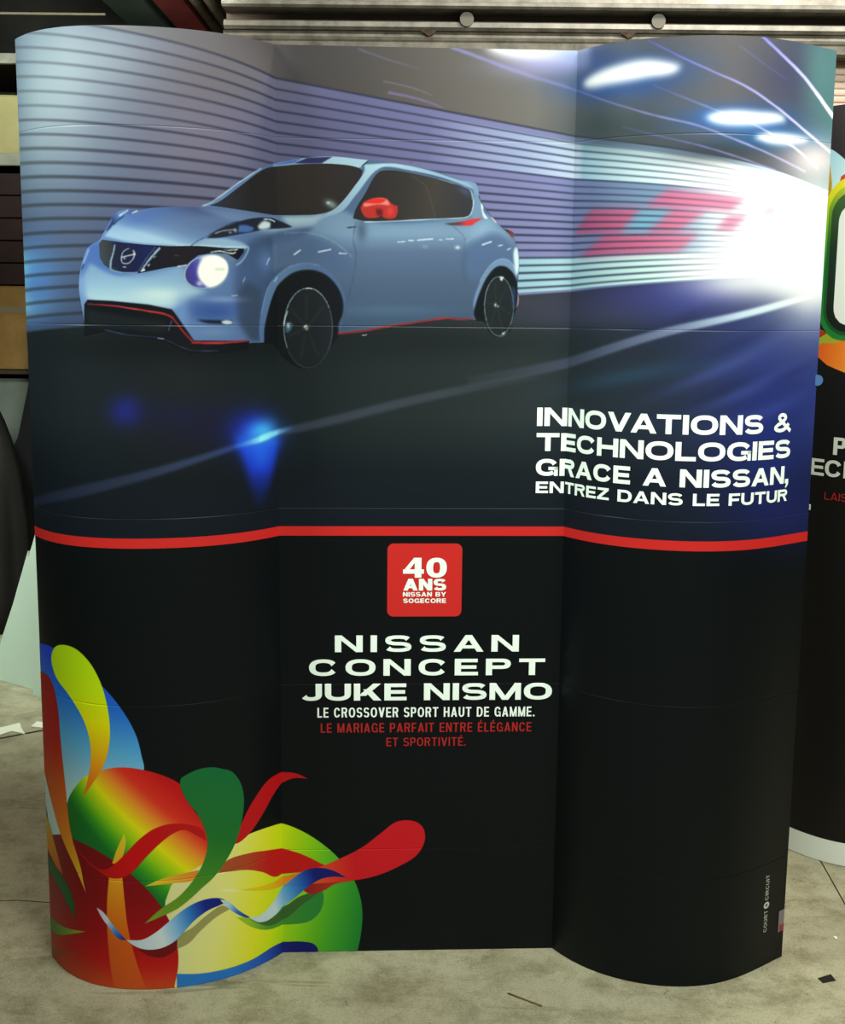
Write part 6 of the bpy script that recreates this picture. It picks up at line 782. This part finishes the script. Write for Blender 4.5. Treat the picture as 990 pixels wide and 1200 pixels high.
red_band_ink = material('red_stripe', 'b8201c', 0.45, 0.35)
def rect(x0, x1, y0, y1, r=0, n=6):
    if not r: return [(x0 + (x1 - x0) * k / 40, y0) for k in range(41)] + [(x1 - (x1 - x0) * k / 40, y1) for k in range(41)]
    out = []
    for cx, cy, a0 in ((x1 - r, y1 - r, 0), (x0 + r, y1 - r, 90), (x0 + r, y0 + r, 180), (x1 - r, y0 + r, 270)):
        out += [(cx + r * math.cos(math.radians(a0 + 90 * k / n)), cy + r * math.sin(math.radians(a0 + 90 * k / n))) for k in range(n + 1)]
    return out
sh.piece('red_stripe', rect(-5, 2085, 1075, 1098), red_band_ink, wall, 0.0006)
sh.wrap('headline_lettering', letters(HEADLINE), white_ink, wall, 0.0006)
badge = sh.piece('square_badge', rect(*BADGE, 15), material('badge_red', 'bc221e', 0.45, 0.35), wall, 0.0005)
sh.wrap('badge_lettering', letters(BADGE_TEXT), white_ink, badge, 0.0009)
sh.wrap('title_lettering', letters(TITLE), white_ink, wall, 0.0006)
sh.wrap('subtitle_lettering', letters(SUB_WHITE), white_ink, wall, 0.0006)
o = sh.wrap('subtitle_lettering', letters(SUB_RED), red_ink, wall, 0.0006); o['label'] = 'red subtitle lettering'
grey_ink = material('grey_lettering', 'b4b8b0', 0.5, 0.3)
cr = letters(CREDIT)
for poly in CREDIT_DOT:
    vs = [cr.verts.new((x / 1000, y / 1000, 0)) for x, y in poly]; n = len(vs)//2
    for i in range(n): cr.faces.new((vs[i], vs[(i + 1) % n], vs[n + (i + 1) % n], vs[n + i]))
sh.wrap('printer_credit', cr, grey_ink, wall, 0.0006)
# hanging tabs on the outer edge of the right-hand panel
e = PLAN[-1]
sh.piece('edge_clip', rect(2055, 2077, 74, 131), material('grey_clip', '77706f', 0.5, 0.4), wall, 0.0014)
o = sh.piece('edge_clip', rect(2060, 2077, 76, 92), material('red_clip', '8f2a34', 0.5, 0.4), wall, 0.0022); o['label'] = 'red end of the edge clip'
MB().tube((e[0] + .001, e[1] - .003, 1.459), (e[0] + .001, e[1] + .003, 1.459), 0.013).build('edge_tab', material('blue_tab', '3a5f8c', 0.5, 0.4), wall)
MB().box(e[0] - .001, e[0] + .003, e[1] - .004, e[1] + .003, 1.150, 1.163, .001).build('edge_tab', material('pale_tab', '99a098', 0.5, 0.4), wall)

# ------------------------------------------------------------------ the second display, behind on the right
wall2 = tag(empty('display_wall', (0, 0, 0)), 'second black display panel with green rounded frame, partly hidden behind the right edge', 'display wall')
sh2 = Sheet(PLAN2, 0.001, 2.180, (), 0.70, 2.2)
print2 = canvas_material('second_print', CV2, 0.78, 0.42, 0.28)
sh2.panel('curved_panel', 0, len(PLAN2) - 1, print2, back_mat, wall2)
sh2.piece('base_strip', rect(0.5, 699, 1.5, 72), material('white_base', 'd8ded2', 0.5, 0.3), wall2, 0.0008)
fr = sh2.piece('round_frame', CV2.outl['frame'], print2, wall2, 0.0004); sh2.piece('white_plate', CV2.outl['plate'], print2, fr, 0.0006)
dull_white = material('greyish_lettering', 'b9bfb2', 0.5, 0.3)
sh2.wrap('headline_lettering', letters([('P', 87, 126, 1216, 1266, .25, .18, 0), ('E', 17, 62, 1152, 1200, .25, .18, 0), ('C', 65, 116, 1152, 1200, .25, .18, 0), ('I', 122, 134, 1152, 1200, .25, .18, 0)]), dull_white, wall2, 0.0006)
o = sh2.wrap('subtitle_lettering', letters([('LAIS', 69, 138, 1085, 1107, .12, .11, .16)]), red_ink, wall2, 0.0006); o['label'] = 'small red lettering'

# ------------------------------------------------------------------ overhead steel, far left
def beam(x0, x1, z0, z1, hexc, hex2, label):
    """I-section running away under the roof"""
    m = material('painted_steel', hexc, 0.5, 0.4, noise=(6, hex2)); w = (x1 - x0) * .36; cx = (x0 + x1) / 2; t = .018
    pr = [(x0, z0), (x1, z0), (x1, z0 + t), (cx + .012, z0 + t), (cx + .012, z1 - t), (x1, z1 - t), (x1, z1), (x0, z1), (x0, z1 - t), (cx - .012, z1 - t), (cx - .012, z0 + t), (x0, z0 + t)]
    mb = MB(); mb.prism([(x, 3.6, zz) for x, zz in pr], (0, 5.19, 0)); return tag(mb.build('steel_beam', m), label, 'beam', 'overhead steel beams')
beam(-1.60, -1.40, 3.09, 3.30, '3a4a3c', '2c3a30', 'dark green painted steel beam overhead at the upper left')
beam(-1.35, -1.20, 3.09, 3.27, '7c2a26', '5f1e1c', 'red painted steel beam overhead between the green beam and the pale pipes')
pipe_m = material('pale_pipe', 'a89a86', 0.5, 0.4, noise=(12, '8c7f6c'))
tag(MB().tube((-1.145, 3.6, 3.10), (-1.145, 8.79, 3.10), 0.026).build('overhead_pipe', pipe_m), 'pale overhead pipe next to the red beam', 'pipe', 'overhead pipes')
tag(MB().tube((-1.055, 3.6, 3.08), (-1.055, 8.79, 3.08), 0.03).build('overhead_pipe', pipe_m), 'pale overhead pipe nearest the shutter rails', 'pipe', 'overhead pipes')
tag(MB().tube((-4.89, 6.62, 3.055), (-1.62, 6.62, 3.055), 0.006).build('conduit', material('conduit', '6a6552', 0.5, 0.4)), 'thin pale conduit crossing the dark upper left corner', 'conduit')

# ------------------------------------------------------------------ storage rack and what is on it, far left
steel_grey = material('rack_steel', '8a8c80', 0.5, 0.4, noise=(9, '74766c'))
rack = tag(empty('storage_rack', (-2.4, 6.9, 0)), 'dark storage rack with pale grey beams behind the left edge of the display', 'rack')
for x in (-.98, .90):
    for y in (-.38, .38): MB().box(x - .03, x + .03, y - .03, y + .03, 0, 2.86, .004).build('upright', steel_grey, rack)
for y in (-.42, .42):
    for z0, z1 in ((2.785, 2.835), (2.296, 2.356), (1.235, 1.285)):
        if y > 0 or z0 > 2: MB().box(-.95, .87, y - .02, y + .02, z0, z1, .004).build('beam', steel_grey, rack)
for z0 in (2.785, 2.316, 1.255): MB().box(-.95, .87, -.40, .40, z0, z0 + .018).build('shelf_board', material('shelf_board', '3a332b', 0.8, 0.2), rack)
card = material('cardboard', '8f7040', 0.8, 0.2, noise=(7, '7d6034')); tape = material('parcel_tape', '776a50', 0.4, 0.5)
def carton(x0, x1, y0, y1, z0, z1, mat, label, tape_band=False):
    o = tag(empty('carton', ((x0 + x1) / 2, (y0 + y1) / 2, z0)), label, 'box', 'cartons on the rack'); hx, hy, h = (x1 - x0) / 2, (y1 - y0) / 2, z1 - z0
    MB().box(-hx, hx, -hy, hy, 0, h, .004).build('body', mat, o)
    mb = MB(); mb.box(-hx, -.002, -hy, hy, h, h + .004); mb.box(.002, hx, -hy, hy, h, h + .004); mb.build('flap', mat, o)
    if tape_band: MB().box(-hx - .0015, hx + .0015, -hy - .0015, hy + .0015, tape_band[0] - z0, tape_band[1] - z0).build('tape', tape, o)
    return o
carton(-2.75, -1.62, 6.52, 7.2, 2.338, 2.64, material('buff_carton', '9a9468', 0.7, 0.2, noise=(5, '8a845c')), 'wide buff carton on the upper rack shelf')
carton(-2.62, -1.62, 6.54, 7.1, 1.277, 1.700, card, 'brown cardboard box with a strip of tape on the lower rack shelf', (1.565, 1.60))
crate_m = material('dark_brown_boards', '26130f', 0.7, 0.3, noise=(5, '1a0d0b'))
crate = tag(empty('slatted_crate', (-2.12, 6.86, 1.708)), 'dark red-brown slatted crate on top of the brown cardboard box', 'crate')
for k in range(5): MB().box(-.50, .48, -.34, .24, .002 + k * .112, .002 + k * .112 + .106, .003).build('board', crate_m, crate)
# under the rack: pale carton, black bag and black case
carton(-2.42, -1.70, 6.54, 7.0, 0.35, 1.225, material('pale_carton', '6e766c', 0.7, 0.2, noise=(5, '626a60')), 'pale grey carton under the lower rack shelf')
case_m = material('black_case', '0c0c0c', 0.7, 0.2)
o = tag(empty('flight_case', (-2.06, 6.74, 0)), 'low black case under the pale grey carton', 'case')
MB().box(-.40, .42, -.32, .34, 0, .345, .012).build('body', case_m, o); MB().box(-.06, .06, -.335, -.315, .16, .20, .004).build('handle', steel_grey, o)
board_m = material('black_board', '0b0b0c', 0.7, 0.2)
mb = MB(); mb.prism([(-2.17, 6.37, .001), (-1.50, 6.37, .001), (-1.50, 6.37, 1.75), (-1.95, 6.37, 1.55), (-1.975, 6.37, 1.387), (-2.0, 6.37, 1.227), (-2.07, 6.37, .94), (-2.17, 6.37, .75)], (0, .02, 0))
tag(mb.build('black_panel', board_m), 'black panel standing edge-on between the carton and the display', 'panel')
def blob(name, loc, sx, sy, h, mat, seed):
    """tied bag: lathe with folds"""
    rnd = random.Random(seed); bm = bmesh.new(); nz, na = 18, 40; ph = [rnd.uniform(0, 6.28) for _ in range(4)]; R = []
    prof = [(0, .86), (.06, .98), (.2, 1.0), (.4, .97), (.6, .86), (.75, .68), (.85, .45), (.9, .2), (.93, .12), (.97, .2), (1, .26)]
    for i in range(nz + 1):
        t = i / nz; rr = np.interp(t, [p[0] for p in prof], [p[1] for p in prof]); ring = []
        for k in range(na):
            a = 2 * math.pi * k / na; f = 1 + .05 * math.sin(7 * a + ph[0] + 3 * t) + .03 * math.sin(13 * a + ph[1] - 5 * t) + .03 * math.sin(4 * a + ph[2])
            ring.append(bm.verts.new((loc[0] + sx * rr * f * math.cos(a), loc[1] + sy * rr * f * math.sin(a), loc[2] + h * t)))
        R.append(ring)
    for i in range(nz):
        for k in range(na):
            f = bm.faces.new((R[i][k], R[i][(k + 1) % na], R[i + 1][(k + 1) % na], R[i + 1][k])); f.smooth = True
    bm.faces.new(R[0][::-1]); bm.faces.new(R[-1])
    me = bpy.data.meshes.new(name); bm.to_mesh(me); bm.free(); return link(name, me, mat)
tag(blob('bin_bag', (-2.225, 6.14, .001), .27, .20, 1.34, material('black_plastic', '0c0a08', 0.6, 0.25), 4), 'full black plastic bag at the far left in front of the cartons', 'bag')
plank_m = material('brown_plank', '5a4128', 0.7, 0.2, noise=(9, '46321e'))
tag(MB().box(-2.0, -1.50, 5.74, 5.94, .001, .03, .003).build('floor_plank', plank_m), 'brown plank lying on the floor between the white board and the black panel', 'plank')

# white board standing on the floor at the far left
foam = material('white_foam_board', 'b9ccba', 0.6, 0.3)
d = Vector((0.81, -0.585, 0)).normalized(); A = Vector((-1.83, 5.25, 0.001))
mb = MB(); mb.prism([A + d * u + Vector((0, 0, zz)) for u, zz in ((-.10, 0), (.235, 0), (.235, .60), (.12, .36), (-.02, .10), (-.06, .03))], Vector((0.585, 0.81, 0)) * .02)
mb.build('white_board', foam); o = bpy.data.objects['white_board']; tag(o, 'pale white board with a slanted edge standing on the floor at the left', 'board')
B = Vector((-1.619, 5.04, 0.001))
mb = MB(); mb.prism([B + d * u + Vector((0, 0, zz)) for u, zz in ((0, 0), (.20, 0), (.20, .95), (.09, .76), (.0, .575))], Vector((0.585, 0.81, 0)) * .02)
tag(mb.build('white_board', foam), 'narrow white board tucked in front of the slanted one, beside the display edge', 'board')

# ------------------------------------------------------------------ bits on the floor
paper = material('paper', 'c9cdb8', 0.7, 0.2)
def scrap(name, pts, h, mat, label, cat, group=None):
    mb = MB(); mb.prism([(x, y, .0006) for x, y in pts], (0, 0, h)); return tag(mb.build(name, mat), label, cat, group)
scrap('paper_scrap', [(-1.66, 4.60), (-1.62, 4.50), (-1.60, 4.53), (-1.56, 4.585), (-1.50, 4.555), (-1.535, 4.62), (-1.56, 4.68), (-1.61, 4.63)], .004, paper, 'torn white paper scrap on the floor at the left frame edge', 'paper', 'paper scraps')
scrap('paper_scrap', [(-1.505, 4.64), (-1.43, 4.62), (-1.43, 4.68), (-1.50, 4.70)], .004, paper, 'small white paper scrap beside the left edge of the display', 'paper', 'paper scraps')
dark_tape = material('black_tape', '14130f', 0.5, 0.3)
scrap('tape_square', [(0.983, 2.854), (1.021, 2.873), (1.024, 2.845), (0.989, 2.833)], .0015, dark_tape, 'small square of black tape on the floor at the lower right', 'tape')
twig = material('dry_straw', '6b5b38', 0.8, 0.2)
tag(MB().tube((0.216, 2.770, .003), (0.292, 2.716, .003), .0018, 8).build('straw', twig), 'thin brown straw on the floor below the flat panel', 'straw')
tag(MB().box(1.088, 1.096, 3.05, 3.062, .0006, .003).build('paper_fleck', paper), 'tiny white fleck on the floor right of the display', 'fleck')
crack = material('floor_crack', '2f2a1d', 0.9, 0.1)
def line(name, pts, w):
    mb = MB()
    for (x0, y0), (x1, y1) in zip(pts, pts[1:]):
        n = Vector((-(y1 - y0), x1 - x0, 0)).normalized() * w / 2; a, b = Vector((x0, y0, .0004)), Vector((x1, y1, .0004))
        mb.prism([a - n, b - n, b + n, a + n], (0, 0, .0003))
    return struct(name, mb, crack)
line('trim_2', [(-1.75, 4.43), (-1.57, 4.52), (-1.46, 4.60), (-1.35, 4.66)], .016)
line('trim_3', [(1.14, 3.72), (1.198, 3.516), (1.18, 3.246), (1.19, 2.9), (1.18, 2.5)], .004)
line('trim_4', [(-1.35, 3.20), (-1.1, 3.22), (-0.93, 3.20)], .003)
